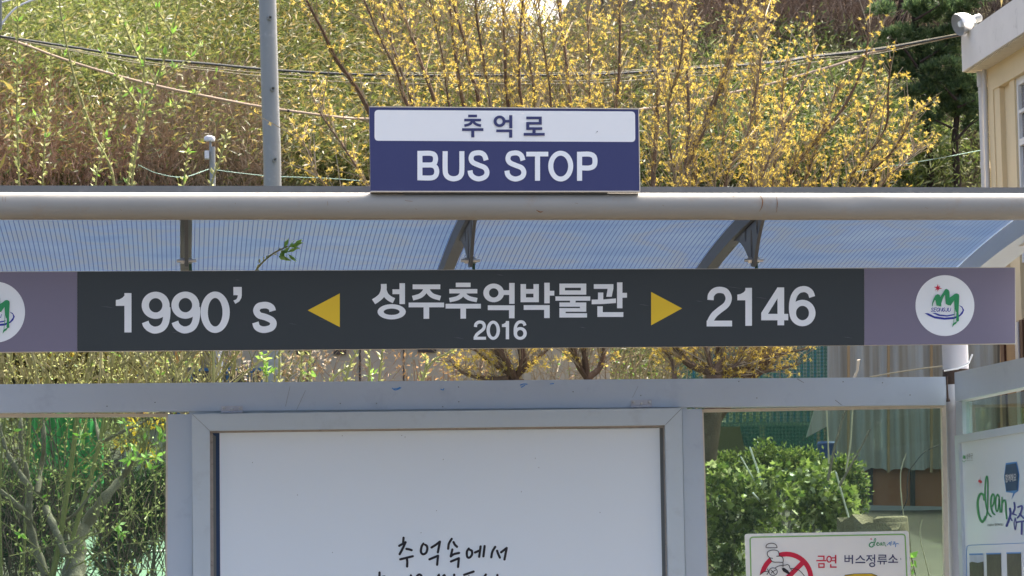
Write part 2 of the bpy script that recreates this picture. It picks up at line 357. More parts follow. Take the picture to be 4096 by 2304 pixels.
# ribs: x of each rib plane found where its foot shows just above the banner
ribx = [PY(742, 1073, YB).x, PY(1760, 1075, YB).x, PY(2778, 1073, YB).x, PY(3785, 1066, YB).x+0.05]
ribx.insert(0, 2*ribx[0]-ribx[1])
tilt = (b.z-a.z)/(b.x-a.x)
for i in range(4):                          # one sheet per bay
    x0, x1 = ribx[i], ribx[i+1]; n = 24; vs = []; fs = []
    if i == 3: x1 -= 0.045
    if i == 0: x0 -= 0.0
    for k in range(n+1):
        y = YP+0.05+(YR-YP-0.05)*k/n
        for x in (x0, x1): vs.append((x, y, roofz(y)+tilt*(x-ribx[2])))
    for k in range(n): fs.append((2*k, 2*k+1, 2*k+3, 2*k+2))
    MB().add(vs, fs).build('roof_sheet', m_poly, SH, True)
def rib(x, wd, hgt, big):
    off = tilt*(x-ribx[2]); n = 20; top = []; bot = []
    for k in range(n+1):
        y = YP+0.055+(YR-YP-0.07)*k/n; s = -(0.028+0.08*(y-YP-0.05)); nn = Vector((0, -s, 1)).normalized()
        t = Vector((x-wd/2, y, roofz(y)+off-0.004)); top.append(t); bot.append(t-Vector((0, nn.y, nn.z))*hgt)
    r = MB().prism(top+bot[::-1], (wd, 0, 0)).build('roof_rib', M['rib'] if not big else M['paint'], SH)
    # pierced bracket hanging from the rib, tip bolted to the banner hanger
    gx = x-0.006; z0 = lambda y: roofz(y)+off-hgt-0.002
    tipz = 2.565+off; ty = YH
    def side(y0, y1, k):                   # a concave edge from the rib down to the tip
        o = []
        for i in range(9):
            t = i/8; y = y0+(y1-y0)*(t**0.62); o.append(Vector((gx, y, z0(y0)+(tipz-z0(y0))*(t**1.25))))
        return o
    A = side(-0.98, ty+0.022, 1); Bq = side(YP+0.075, ty-0.022, 1)
    outer = A+Bq[::-1]
    holes = [((ty+0.005, z0(ty)-0.085), 0.020, 0.062), ((ty+0.125, z0(ty)-0.028), 0.018, 0.030), ((ty-0.12, z0(ty)-0.026), 0.018, 0.03)]
    import bmesh
    bm = bmesh.new(); ed = []
    def loop(ps):
        vv = [bm.verts.new(p) for p in ps]; return [bm.edges.new((vv[i], vv[(i+1) % len(vv)])) for i in range(len(vv))]
    ed += loop(outer)
    for (cy, cz), ry, rz in holes:
        ed += loop([Vector((gx, cy+ry*math.cos(2*math.pi*k/16), cz+rz*math.sin(2*math.pi*k/16))) for k in range(16)])
    bmesh.ops.triangle_fill(bm, use_beauty=True, use_dissolve=False, edges=ed)
    fs = list(bm.faces); g = bmesh.ops.extrude_face_region(bm, geom=fs)
    bmesh.ops.translate(bm, vec=(0.012, 0, 0), verts=[v for v in g['geom'] if isinstance(v, bmesh.types.BMVert)])
    bmesh.ops.recalc_face_normals(bm, faces=bm.faces)
    me = bpy.data.meshes.new('bracket'); bm.to_mesh(me); bm.free(); link('bracket', me, M['rib'] if not big else M['edge'], r)
    bl = MB(); bz = tipz+0.022
    bl.tube([(x-0.034, ty, bz), (x+0.034, ty, bz)], 0.006, 8); bl.tube([(x-0.022, ty, bz), (x-0.008, ty, bz)], 0.012, 6); bl.tube([(x+0.008, ty, bz), (x+0.02, ty, bz)], 0.012, 6)
    bl.build('bolt', M['steel'], r)
    MB().box((x+0.0085, ty+0.026, tipz-0.14), (x+0.0185, ty+0.034, tipz+0.012)).box((x+0.0085, ty-0.008, tipz+0.012), (x+0.0185, ty+0.034, tipz+0.03)).build('hanger_strap', paint('hanger_green', (0.05, 0.12, 0.07), 0.6), r)
for i, x in enumerate(ribx): rib(x, 0.042 if i < 4 else 0.10, 0.055 if i < 4 else 0.075, i == 4)
# back wall: beam, posts, corner post, panes
def slab(mb, q, Y, t):
    """a board seen as the quad q (photograph pixels: tl, tr, br, bl) on the plane y = Y, t thick"""
    p = [PY(x, y, Y) for x, y in q]; mb.prism([p[3], p[2], p[1], p[0]], (0, t, 0)); return mb
slab(MB(), [(-500, 1541), (3784, 1507), (3784, 1620), (-500, 1655)], -0.035, 0.07).build('back_beam', M['paint'], SH)
slab(MB(), [(672, 1657), (770, 1656), (767, 2900), (666, 2900)], -0.03, 0.06).build('back_post', M['paint'], SH)
slab(MB(), [(2729, 1637), (2808, 1636), (2845, 2900), (2755, 2900)], -0.03, 0.06).build('back_post', M['paint'], SH)
cp = PY(3824, 1440, 0.02)
MB().tube([(cp.x, 0.03, 0.0), (cp.x, 0.03, cp.z+0.02), (cp.x-0.004, 0.03, 2.60)], 0.052, 24).build('corner_post', M['post'], SH, True)
# welded joint at the top of the corner
wj = MB(); c = PY(3806, 1506, -0.03)
wj.lathe((cp.x, 0.03, c.z-0.03), (0, 0, 1), [(0, 0.0525), (0.008, 0.055), (0.03, 0.0545), (0.05, 0.0528), (0.062, 0.0522)], 24)
wj.tube([c+Vector((-0.021, -0.006, 0.0)), c+Vector((-0.020, -0.006, -0.05)), c+Vector((-0.019, -0.006, -0.085)), c+Vector((-0.018, -0.008, -0.10))], [0.004, 0.003, 0.004, 0.009], 8)
wj.build('weld', M['burn'], SH, True)
MB().tube([c+Vector((-0.035, -0.02, 0.022)), c+Vector((0.02, -0.035, 0.030)), c+Vector((0.06, -0.05, 0.05)), c+Vector((0.075, -0.055, 0.085))], 0.004, 6).build('wire_tie', M['vinyl'], SH)
# green glass in the back wall, with its sealing strips
for q in ([(-500, 1668), (668, 1660), (664, 2900), (-500, 2900)], [(2812, 1650), (3770, 1634), (3800, 2900), (2850, 2900)]):
    slab(MB(), q, 0.012, 0.006).build('glass_pane', M['glass'], SH)
for q, y_, t_ in (([(-500, 1655), (672, 1654), (672, 1668), (-500, 1672)], 0.002, 0.008), ([(664, 1668), (674, 1664), (668, 2900), (660, 2900)], -0.026, 0.03), ([(2806, 1637), (3784, 1619), (3784, 1632), (2806, 1650)], 0.002, 0.008), ([(2806, 1650), (2814, 1650), (2852, 2900), (2843, 2900)], -0.026, 0.03), ([(3768, 1632), (3784, 1630), (3808, 2900), (3790, 2900)], -0.02, 0.03)):
    slab(MB(), q, y_, t_).build('glazing_seal', M['edge'], SH)
# right end wall: beam, glass strip, running from the corner towards the road
XS = PY(3826, 1600, -0.03).x
def sideq(q, X=None): return [PX(x, y, XS if X is None else X) for x, y in q]
def sslab(mb, q, X, t):
    p = sideq(q, X); mb.prism([p[0], p[1], p[2], p[3]], (t, 0, 0)); return mb
sslab(MB(), [(3818, 1490), (4260, 1394), (4260, 1513), (3820, 1606)], XS-0.02, 0.06).build('end_beam', M['paint'], SH)
sslab(MB(), [(3846, 1610), (4260, 1536), (4260, 1665), (3846, 1738)], XS+0.01, 0.006).build('glass_pane', M['glass'], SH)
sslab(MB(), [(3822, 1608), (3848, 1602), (3870, 2500), (3838, 2500)], XS-0.004, 0.04).build('end_frame', M['paint'], SH)
PT = PX(4250, 1500, XS)
MB().tube([(XS+0.03, PT.y-0.05, 0), (XS+0.03, PT.y-0.05, PT.z+0.02)], 0.04, 16).build('front_post', M['post'], SH, True)
MB().box((ribx[0]-0.05, -0.05, 0), (ribx[0]+0.05, 0.05, 2.35)).build('back_post', M['paint'], SH)
for x in (ribx[0], XS+0.03):
    MB().tube([(x, YP+0.02, 0), (x, YP+0.02, roofz(YP+0.05)-0.09)], 0.04, 14).build('front_post', M['post'], SH, True)

# ------------------------------------------------------------------ BUS STOP name board standing on the pipe
YS = YP-0.05
onS = lambda x, y: PY(x, y, YS)
BS = empty('stop_sign', PY(2020, 768, YS), 'navy BUS STOP name board with white Korean panel standing on the roof pipe', 'sign')
slab(MB(), [(1478, 426), (2556, 434), (2561, 766), (1483, 767)], YS, 0.035).build('board', M['navy'], BS)
ed = MB(); slab(ed, [(1479, 425.0), (2557, 433), (2557, 437), (1479, 428.5)], YS-0.0015, 0.0365); slab(ed, [(1483, 763.5), (2561, 763), (2561, 767.5), (1483, 768)], YS-0.0015, 0.0365); slab(ed, [(2553, 437), (2556.6, 437), (2561.6, 763), (2558, 763)], YS-0.0015, 0.0365)
ed.build('edge_trim', M['edge'], BS)
slab(MB(), [(1460, 765), (1500, 765), (1500, 772), (1460, 774)], YS+0.01, 0.06); slab(MB(), [(1610, 767), (2430, 767), (2430, 773), (1610, 773)], YS+0.012, 0.05).build('foot_plate', M['flash'], BS)
def rrect(x0, y0, x1, y1, x2, y2, x3, y3, r):
    c = [(x0, y0), (x1, y1), (x2, y2), (x3, y3)]; out = []
    for i in range(4):
        p = np.array(c[i], float); a_ = np.array(c[i-1], float)-p; b_ = np.array(c[(i+1) % 4], float)-p; a_ /= np.hypot(*a_); b_ /= np.hypot(*b_)
        for k in range(7):
            t = k/6; out.append(tuple(p+a_*r*(1-t)**2+b_*r*t**2))
    return out
up1 = (0, -0.0012, 0)
i1 = Ink((0, 0), 1, onS, (0, -0.001, 0)); i1.poly(rrect(1498, 440, 2540, 446, 2541, 568, 1498, 563, 16)); i1.build('white_panel', M['signwhite'], BS)
k = Ink((1780, 430), 5.6, onS, (0, -0.0022, 0))
k.rect((517, 162, 715, 221), (430, 254, 805, 312), (382, 466, 858, 527), (586, 527, 656, 671))
k.path([(606, 300), (580, 352), (520, 388), (433, 410)], 58).path([(630, 300), (660, 352), (720, 388), (805, 410)], 58)
k.cut('korean_letter', M['navy'], BS)
k.ring(1221, 312, (135, 128), (67, 68)).rect((1340, 281, 1436, 341), (1436, 175, 1505, 467), (1147, 494, 1505, 555), (1436, 555, 1505, 677))
k.cut('korean_letter', M['navy'], BS)
k.rect((1818, 206, 2166, 266), (2098, 266, 2166, 326), (1818, 326, 2166, 386), (1818, 386, 1886, 445), (1818, 445, 2176, 505), (1955, 505, 2028, 573), (1760, 573, 2231, 635))
k.build('korean_letter', M['navy'], BS)
k = Ink((1640, 580), 3.3026, onS, (0, -0.0012, 0))
k.rect((97, 78, 164, 467)).path([(150, 111), (270, 111), (322, 133), (337, 187), (320, 243), (270, 264), (150, 264)], 66).path([(150, 266), (280, 266), (335, 292), (353, 350), (335, 408), (280, 435), (150, 435)], 66)
k.path([(464, 82), (464, 330), (480, 400), (520, 435), (576, 447), (632, 435), (670, 400), (684, 330), (684, 82)], 67)
SP = [(1005, 203), (985, 143), (945, 110), (890, 104), (828, 122), (806, 180), (832, 232), (910, 268), (988, 302), (1016, 362), (990, 420), (912, 448), (843, 430), (803, 388), (793, 337)]
k.path(SP, 66); k.dx = (487, 2); k.path(SP, 66); k.dx = (0, 0)
k.rect((1536, 90, 1826, 152), (1650, 152, 1717, 473)).ring(1990, 280, (165, 203), (98, 138)).rect((2206, 90, 2273, 473)).path([(2260, 122), (2370, 122), (2428, 150), (2443, 213), (2428, 275), (2370, 303), (2260, 303)], 66)
k.build('english_lettering', M['vinyl'], BS)
sp = Ink((2000, 0), 1.906, onS, (0, -0.002, 0)); sp.disc(741, 1003, (5, 4), 10); sp.path([(728, 1018), (741, 1003)], 2); sp.build('scuff', M['seal'], BS)

# ------------------------------------------------------------------ long banner hanging under the ribs
onB = lambda x, y: PY(x, y, YH)
BN = empty('banner_sign', PY(2012, 1400, YH), 'long charcoal banner with mauve ends reading 1990\'s and 2146, hung under the roof', 'sign')
slab(MB(), [(-300, 1088), (4062, 1069), (4065, 1376), (-300, 1412)], YH+0.002, 0.022).build('board', M['edge'], BN)
k = Ink((0, 0), 1, onB, (0, 0.0004, 0)); k.poly([(309, 1086.5), (3457, 1074), (3457, 1381.5), (309, 1405)]); k.build('centre_panel', M['grey'], BN)
k = Ink((0, 0), 1, onB, (0, 0.0004, 0)); k.poly([(-300, 1090), (308.5, 1087), (308.5, 1405), (-300, 1410)]); k.build('end_panel', M['purple'], BN)
k = Ink((0, 0), 1, onB, (0, 0.0004, 0)); k.poly([(3457.5, 1074), (4059, 1071.5), (4061, 1373), (3457.5, 1381)]); k.build('end_panel', M['purple'], BN)
PU = (0, -0.001, 0)
k = Ink((440, 1120), 3.68, onB, PU)
k.rect((212, 193, 316, 772)).poly([(86, 295), (140, 285), (185, 260), (215, 228), (226, 193), (240, 193), (240, 381), (86, 381)])
for dx in (0, 438):
    k.dx = (dx, -2 if dx else 0); k.ring(672, 373, (206, 200), (99, 105)).path([(837, 400), (838, 500), (815, 630), (760, 708), (665, 738), (590, 715), (540, 670), (518, 618)], 103)
k.dx = (0, 0)
k.ring(1548, 475, (215, 305), (108, 210)).rect((1816, 103, 1940, 224)).poly([(1880, 224), (1940, 224), (1935, 262), (1905, 315), (1845, 352), (1816, 303), (1860, 285), (1878, 250)])
k.path([(2394, 458), (2378, 410), (2330, 378), (2270, 370), (2190, 388), (2155, 452), (2195, 518), (2290, 548), (2380, 592), (2405, 645), (2375, 702), (2290, 730), (2220, 725), (2163, 690), (2140, 625)], 97)
k.build('year_lettering', M['vinyl'], BN)
k = Ink((1000, 700), 1.6845, onB, PU); k.poly([(388, 912), (605, 798), (605, 1025)]); k.build('arrow', M['yellow'], BN)
k = Ink((2000, 700), 1.6845, onB, PU); k.poly([(1018, 788), (1227, 899), (1018, 1013)]); k.build('arrow', M['yellow'], BN)
k = Ink((1460, 1120), 4.77, onB, PU)
k.path([(357, 75), (357, 180), (318, 290), (245, 362), (163, 415)], 110).path([(357, 190), (398, 285), (468, 352), (553, 395)], 104)
k.rect((523, 178, 657, 271), (657, 62, 762, 460)).ring(508, 607, (269, 145), (152, 60))
k.cut('korean_letter', M['vinyl'], BN)
k.rect((908, 85, 1436, 176)).path([(1160, 160), (1130, 232), (1050, 303), (908, 348)], 92).path([(1184, 160), (1214, 232), (1294, 303), (1438, 348)], 92).rect((832, 432, 1508, 522), (1117, 522, 1224, 740))
k.cut('korean_letter', M['vinyl'], BN)
k.rect((1732, 52, 2015, 136), (1608, 172, 2142, 257)).path([(1862, 245), (1830, 302), (1750, 352), (1610, 384)], 84).path([(1884, 245), (1916, 302), (1996, 352), (2138, 384)], 84).rect((1537, 455, 2210, 545), (1820, 545, 1926, 738))
k.cut('korean_letter', M['vinyl'], BN)
k.ring(2455, 247, (198, 178), (90, 88)); k.o = (1980, 1120)
k.rect((140, 196, 270, 286), (270, 57, 374, 455), (-138, 483, 374, 575), (267, 575, 372, 731))
k.cut('korean_letter', M['vinyl'], BN)
k.rect((487, 78, 590, 424), (733, 78, 836, 424), (590, 173, 733, 262), (590, 333, 733, 424), (939, 53, 1043, 445), (1043, 207, 1130, 298), (547, 480, 1043, 570), (937, 570, 1043, 727))
k.cut('korean_letter', M['vinyl'], BN)
k.rect((1228, 69, 1740, 149), (1228, 198, 1740, 281), (1228, 149, 1333, 198), (1637, 149, 1740, 198), (1152, 314, 1817, 396), (1430, 396, 1537, 430), (1228, 430, 1740, 510), (1620, 510, 1740, 536), (1228, 536, 1740, 606), (1228, 606, 1347, 634), (1228, 634, 1754, 716))
k.cut('korean_letter', M['vinyl'], BN)
k.rect((1884, 80, 2258, 169)).poly([(2148, 169), (2257, 169), (2225, 320), (2122, 320)]).rect((1964, 240, 2065, 375)).poly([(1844, 375), (2065, 372), (2307, 352), (2307, 440), (2065, 458), (1844, 464)])
k.rect((2327, 46, 2430, 540), (2430, 246, 2517, 339), (1952, 502, 2055, 705), (2055, 614, 2448, 705))
k.build('korean_letter', M['vinyl'], BN)
k = Ink((1860, 1270), 9.2, onB, PU)
k.path([(383, 350), (398, 255), (460, 190), (550, 168), (650, 195), (705, 280), (698, 380), (640, 460), (520, 552), (425, 640), (375, 740)], 116).rect((315, 708, 772, 818)).ring(1037, 470, (247, 353), (123, 242))
k.rect((1500, 130, 1620, 802)).poly([(1357, 247), (1420, 235), (1480, 195), (1510, 155), (1515, 130), (1530, 130), (1530, 352), (1357, 352)])
SIX = lambda k, c, ro, ri, p, w_: k.ring(*c, ro, ri).path(p, w_)
SIX(k, (2030, 587), (241, 235), (116, 125), [(2205, 300), (2172, 215), (2110, 168), (2040, 160), (1950, 190), (1880, 285), (1848, 400), (1845, 520), (1850, 600)], 115)
k.build('date_lettering', M['vinyl'], BN)
k = Ink((2780, 1120), 4.954, onB, PU)
k.path([(306, 397), (318, 300), (385, 222), (485, 196), (600, 225), (662, 325), (655, 425), (600, 510), (480, 602), (375, 695), (310, 800), (296, 850)], 124).rect((230, 806, 733, 920))
k.rect((996, 156, 1127, 908)).poly([(838, 290), (900, 278), (965, 243), (1003, 195), (1013, 156), (1030, 156), (1030, 403), (838, 403)])
k.rect((1633, 147, 1765, 898), (1311, 672, 1846, 799)).poly([(1633, 147), (1660, 147), (1660, 330), (1633, 365), (1445, 672), (1311, 672), (1311, 652)])
SIX(k, (2128, 655), (258, 262), (128, 142), [(2320, 338), (2288, 250), (2220, 195), (2140, 182), (2040, 215), (1965, 310), (1928, 440), (1920, 560), (1925, 660)], 122)
k.build('number_lettering', M['vinyl'], BN)
def emblem(dx, dy, par, o=(3600, 1050), s=3.623, to3=onB, push=PU):
    pu = Vector(push)
    k = Ink((o[0]+dx, o[1]+dy), s, to3, push); k.disc(650, 625, (427, 441), 64); e = k.build('emblem', M['vinyl'], par)
    k = Ink((o[0]+dx, o[1]+dy), s, to3, pu*2.2); k.poly([(355, 735), (405, 735), (500, 780), (640, 800), (780, 790), (860, 760), (905, 700), (898, 660), (850, 617), (900, 640), (928, 690), (905, 745), (860, 785), (780, 820), (640, 830), (500, 810), (420, 775)])
    k.poly([(462, 732), (515, 732), (580, 755), (680, 765), (800, 745), (780, 765), (680, 785), (560, 775)]); k.build('swoosh', M['blue'], e)
    k = Ink((o[0]+dx, o[1]+dy), s, to3, pu*4.5); k.poly([(460, 635), (462, 590), (480, 535), (510, 475), (540, 460), (570, 470), (580, 500), (620, 440), (650, 390), (670, 383), (700, 400), (714, 430), (715, 510), (745, 490), (790, 455), (820, 450), (850, 465), (855, 490), (850, 600), (845, 700), (850, 830), (850, 850), (820, 860), (810, 840), (815, 720), (800, 710), (785, 640), (780, 550), (760, 580), (730, 625), (690, 620), (660, 600), (655, 540), (650, 480), (640, 470), (610, 540), (595, 590), (595, 640), (525, 625), (510, 550), (500, 545), (478, 590), (470, 632)])
    k.poly([(770, 880), (815, 855), (835, 850), (805, 890), (780, 905), (752, 940), (760, 895)]).path([(790, 640), (780, 780), (772, 885)], 7); k.build('mountain', M['green'], e)
    k = Ink((o[0]+dx, o[1]+dy), s, to3, pu*2.2); k.poly([(547, 312), (556, 352), (582, 335), (566, 363), (612, 379), (562, 383), (570, 408), (551, 390), (546, 428), (537, 388), (503, 408), (528, 372), (485, 357), (533, 352)]); k.build('star', M['red'], e)
    k = Ink((o[0]+dx, o[1]+dy), s, to3, pu*2.2)
    sh = lambda x, y, x0: (x0+x*34+(1-y)*12, 657+y*55)
    G = {'S': [(1, .2), (.6, 0), (.1, .2), (.3, .45), (.8, .6), (.9, .85), (.4, 1), (0, .8)], 'E': [(1, 0), (0.1, 0), (0.1, 1), (1, 1)], 'e': [(0.1, .5), (.85, .5)], 'O': [(.5, 0), (0, .3), (0, .7), (.5, 1), (1, .7), (1, .3), (.5, 0)], 'N': [(0, 1), (0, 0), (1, 1), (1, 0)], 'G': [(1, .2), (.6, 0), (.1, .25), (.05, .75), (.5, 1), (1, .8), (1, .55), (.6, .55)], 'J': [(.9, 0), (.9, .8), (.5, 1), (.1, .8)], 'U': [(0, 0), (0, .8), (.5, 1), (1, .8), (1, 0)]}
    x0 = 443
    for ch in ('S', 'E', 'O', 'N', 'G', 'J', 'U'):
        k.path([sh(*q, x0) for q in G[ch]], 8, smooth=False)
        if ch == 'E': k.path([sh(*q, x0) for q in G['e']], 8)
        x0 += 41
    k.build('place_lettering', M['blue'], e)
    return e
emblem(0, 0, BN); emblem(-3797, 26, BN)
# ------------------------------------------------------------------ big poster case on the back wall
PC = empty('poster_case', PY(1750, 2304, -0.06), 'large pale framed poster case with handwritten Korean lines, hinged to the beam', 'poster case')
fr = MB(); YF = -0.075
slab(fr, [(768, 1656), (2727, 1632), (2660, 1700), (839, 1723)], YF, 0.045)
slab(fr, [(768, 1656), (839, 1723), (845, 2950), (775, 2950)], YF, 0.045); slab(fr, [(2660, 1700), (2727, 1632), (2752, 2950), (2688, 2950)], YF, 0.045)
fr.build('frame', M['frame'], PC)
s2 = MB(); slab(s2, [(839, 1723), (2661, 1699), (2661, 1712), (839, 1732)], -0.045, 0.02); slab(s2, [(839, 1724), (852, 1735), (858, 2950), (845, 2950)], -0.045, 0.02); slab(s2, [(2652, 1712), (2663, 1703), (2689, 2950), (2676, 2950)], -0.045, 0.02); s2.build('dirty_seal', M['dirty'], PC)
for q in ([(852, 1738), (863, 1745), (869, 2950), (858, 2950)], [(2637, 1710), (2653, 1712), (2677, 2950), (2660, 2950)]): slab(MB(), q, -0.04, 0.012).build('gasket', M['seal'], PC)
slab(MB(), [(757, 1645), (2748, 1622), (2772, 2950), (757, 2950)], -0.0258, 0.012).build('case_back', M['frame'], PC)
slab(MB(), [(850, 1726), (2664, 1702), (2690, 2950), (850, 2950)], -0.034, 0.007).build('backing', M['backing'], PC)
slab(MB(), [(878, 1732), (2638, 1710), (2660, 2950), (884, 2950)], -0.045, 0.006).build('poster', M['white'], PC)
for (x0, y0, x1, y1) in ((884, 1624, 971, 1650), (2524, 1600, 2607, 1628)):
    h = MB(); slab(h, [(x0, y0), (x1, y0-1), (x1, y1-5), (x0, y1-4)], -0.04, 0.004); hb = h
    p, q_ = PY(x0, y1-1, -0.046), PY(x1, y1-2, -0.046); n = 5
    for i in range(n): hb.tube([p.lerp(q_, (i+0.04)/n), p.lerp(q_, (i+0.96)/n)], 0.0045, 8)
    hg = hb.build('hinge', M['post'], PC)
    for fx, fy in ((0.12, 0.3), (0.5, 0.5), (0.88, 0.3)):
        c = PY(x0+(x1-x0)*fx, y0+(y1-y0)*fy, -0.042); MB().lathe(c, (0, -1, 0), [(0, 0.0055), (0.003, 0.005), (0.0045, 0.002), (0.004, 0.0005)], 10).build('screw', M['steel'], hg)
onP = lambda x, y: PY(x, y, -0.045)
k = Ink((1480, 2100), 4.025, onP, PU)
HW = [[(540, 205), (533, 300)], [(470, 335), (530, 302), (572, 278)], [(572, 278), (520, 390), (477, 470)], [(587, 385), (628, 392), (670, 405)], [(487, 553), (688, 503)], [(594, 540), (600, 600), (597, 668)],
      [(860, 300), (830, 350), (820, 430), (850, 470), (900, 450), (922, 390), (915, 340), (890, 320)], [(990, 362), (1060, 318), (1125, 268)], [(1125, 268), (1092, 440)], [(957, 553), (1095, 495)], [(1095, 495), (1080, 640)],
      [(1315, 223), (1270, 300), (1258, 382)], [(1345, 275), (1365, 315), (1400, 350)], [(1325, 395), (1300, 505)], [(1300, 505), (1350, 470), (1433, 450)], [(1303, 588), (1430, 535)], [(1430, 535), (1417, 675)],
      [(1590, 380), (1560, 430), (1565, 510), (1600, 525), (1640, 480), (1640, 420), (1610, 400)], [(1690, 443), (1765, 410)], [(1780, 345), (1757, 512)], [(1845, 340), (1825, 505)],
      [(2015, 352), (1970, 430), (1952, 520)], [(2045, 415), (2065, 470), (2090, 525)], [(2110, 440), (2200, 370)], [(2200, 370), (2165, 555)],
      [(153, 765), (150, 950)], [(150, 850), (230, 830)], [(640, 870), (660, 820), (655, 950)], [(740, 890), (760, 820), (800, 798), (830, 835), (815, 930)], [(1085, 850), (1110, 810), (1105, 950)], [(1160, 850), (1200, 812), (1215, 950)], [(1355, 800), (1350, 950)], [(1515, 803), (1668, 750)], [(1590, 830), (1590, 950)], [(1865, 798), (1800, 900)], [(2050, 805), (2045, 950)], [(2130, 798), (2125, 950)], [(2255, 850), (2285, 765), (2325, 745), (2350, 785), (2330, 900)]]
for i0, i1 in ((0, 6), (6, 11), (11, 17), (17, 21), (21, 25), (25, 27), (27, 28), (28, 29), (29, 30), (30, 31), (31, 32), (32, 33), (33, 34), (34, 35), (35, 36)):
    k = Ink((1480, 2100), 4.025, onP, PU)
    for p in HW[i0:i1]: k.path(p, 38, rnd=True)
    k.build('handwriting', M['black'], PC)
k = Ink((0, 0), 1, lambda x, y: PY(x, y, YF), PU); k.path([(2661, 1700), (2727, 1633)], 1.6).cut('mitre_joint', M['seal'], PC); k.path([(839, 1723), (769, 1657)], 1.2); k.build('mitre_joint', M['seal'], PC)
k = Ink((0, 0), 1, onP, PU)
for x, y in ((1369, 1743), (1607, 1742), (1620, 1748), (1773, 1838), (1746, 2043), (2155, 1870), (2085, 1967), (1684, 2131), (2141, 1833), (1190, 1980), (1330, 2210), (2400, 2050), (1010, 1850)): k.disc(x, y, (1.5, 1.8), 8)
k.build('speck', M['seal'], PC, None)['kind'] = 'stuff'
onF = lambda x, y: PY(x, y, -0.0352)
k = Ink((0, 0), 1, onF, PU)
for p in ([(1568, 1552), (1580, 1560), (1595, 1556), (1605, 1550)], [(1574, 1556), (1590, 1554), (1600, 1549)], [(1762, 1556), (1772, 1560), (1776, 1553)], [(2080, 1541), (2094, 1536), (2110, 1537)], [(2084, 1550), (2100, 1541)], [(2200, 1536), (2216, 1534)]): k.path(p, 3.5)
k.build('blue_scribble', M['sky'], SH)['kind'] = 'stuff'
k = Ink((0, 0), 1, onF, PU)
for x, y in ((1834, 1548), (1506, 1614), (1835, 1607), (2292, 1567), (2563, 1582), (2955, 1526), (3027, 1592), (3372, 1527), (3530, 1531), (3640, 1580), (620, 1610), (428, 1625), (1361, 1614), (1771, 1627)): k.disc(x, y, (2.6, 2.6), 8)
k.path([(3188, 1515), (3215, 1531)], 2).path([(3340, 1600), (3366, 1620)], 2).path([(1160, 1546), (1142, 1626)], 1.2).path([(1222, 1562), (1186, 1640)], 1.2).path([(2552, 1545), (2530, 1590)], 1.0)
k.build('scratch', M['seal'], SH)['kind'] = 'stuff'
k = Ink((0, 0), 1, onB, (0, -0.0026, 0)); sc_ = [(430, 1228, 26), (1170, 1296, 16), (1835, 1352, 20), (2575, 1220, 22), (2935, 1150, 30), (3045, 1192, 24), (2795, 1205, 14), (700, 1330, 12), (1290, 1280, 18), (2000, 1100, 14), (3390, 1350, 20), (950, 1120, 10), (2330, 1310, 14)]
for x, y, l_ in sc_: k.path([(x-l_, y-l_*0.12), (x, y), (x+l_, y+l_*0.15)], 2.2, taper=lambda t: 1-abs(2*t-1)*0.9)
k.build('scuff', paint('banner_scuff_glint', (0.10, 0.105, 0.11), 0.4), BN)['kind'] = 'stuff'  # pale strokes paint in reflection streaks as well as small scuffs
# ------------------------------------------------------------------ no-smoking notice on the right pane
onN = lambda x, y: PY(x, y, 0.004)
NS_ = empty('notice_sign', PY(3300, 2304, 0.0), 'white no smoking notice with red ring and green border on the right glass pane', 'sign')
k = Ink((2900, 2080), 3.22, onN, (0, -0.0001, 0)); pl = rrect(255, 180, 2365, 140, 2420, 1400, 300, 1450, 34)
pts = [k.p(*q) for q in pl]; MB().prism(pts[::-1], (0, 0.006, 0)).build('plate', M['signwhite'], NS_)
k = Ink((2900, 2080), 3.22, onN, PU); q = rrect(322, 222, 2318, 184, 2370, 1350, 350, 1400, 40); k.path(q+[q[0], q[1]], 17, smooth=False); k.build('green_border', M['lime'], NS_)
k = Ink((2900, 2080), 3.22, onN, PU); k.ring(790, 755, (347, 347), (285, 285)).path([(1020, 530), (560, 985)], 62); rg = k.build('prohibition_ring', M['red'], NS_)
k = Ink((2900, 2080), 3.22, onN, (0, -0.0022, 0)); PUFF = [(615, 495), (575, 485), (545, 450), (548, 410), (590, 390), (640, 388), (680, 402), (693, 435), (690, 465), (662, 467), (710, 467), (740, 485), (745, 540), (690, 543), (620, 540), (590, 515), (580, 495)]
k.poly([(575, 485), (545, 450), (548, 410), (590, 390), (640, 388), (680, 402), (693, 435), (690, 465), (710, 467), (740, 485), (745, 540), (690, 543), (620, 540), (590, 515)]).poly([(440, 740), (450, 700), (500, 665), (545, 660), (600, 612), (640, 612), (700, 640), (680, 780), (440, 780)]); k.build('smoke_puff', M['signwhite'], NS_)
k = Ink((2900, 2080), 3.22, onN, (0, -0.0036, 0))
for p in ([(525, 350), (535, 320), (570, 302), (610, 300), (650, 315), (667, 345), (655, 357), (540, 357), (525, 350)], PUFF, [(745, 540), (745, 612)], [(640, 620), (680, 595), (740, 585), (780, 580), (800, 573), (825, 590), (835, 620), (870, 660)], [(585, 640), (612, 665), (635, 695)], [(655, 642), (612, 665), (590, 688)], [(845, 623), (900, 630), (960, 655), (1020, 720)], [(450, 705), (500, 668), (548, 660)], [(540, 628), (556, 665), (535, 705)]): k.path(p, 9, rnd=False)
k.ring(618, 665, (58, 53), (49, 44), 28); k.poly([(728, 622), (758, 614), (810, 650), (842, 702), (800, 692), (745, 662)]); k.build('cartoon_lines', M['black'], NS_)
k = Ink((2900, 2080), 3.22, onN, PU)
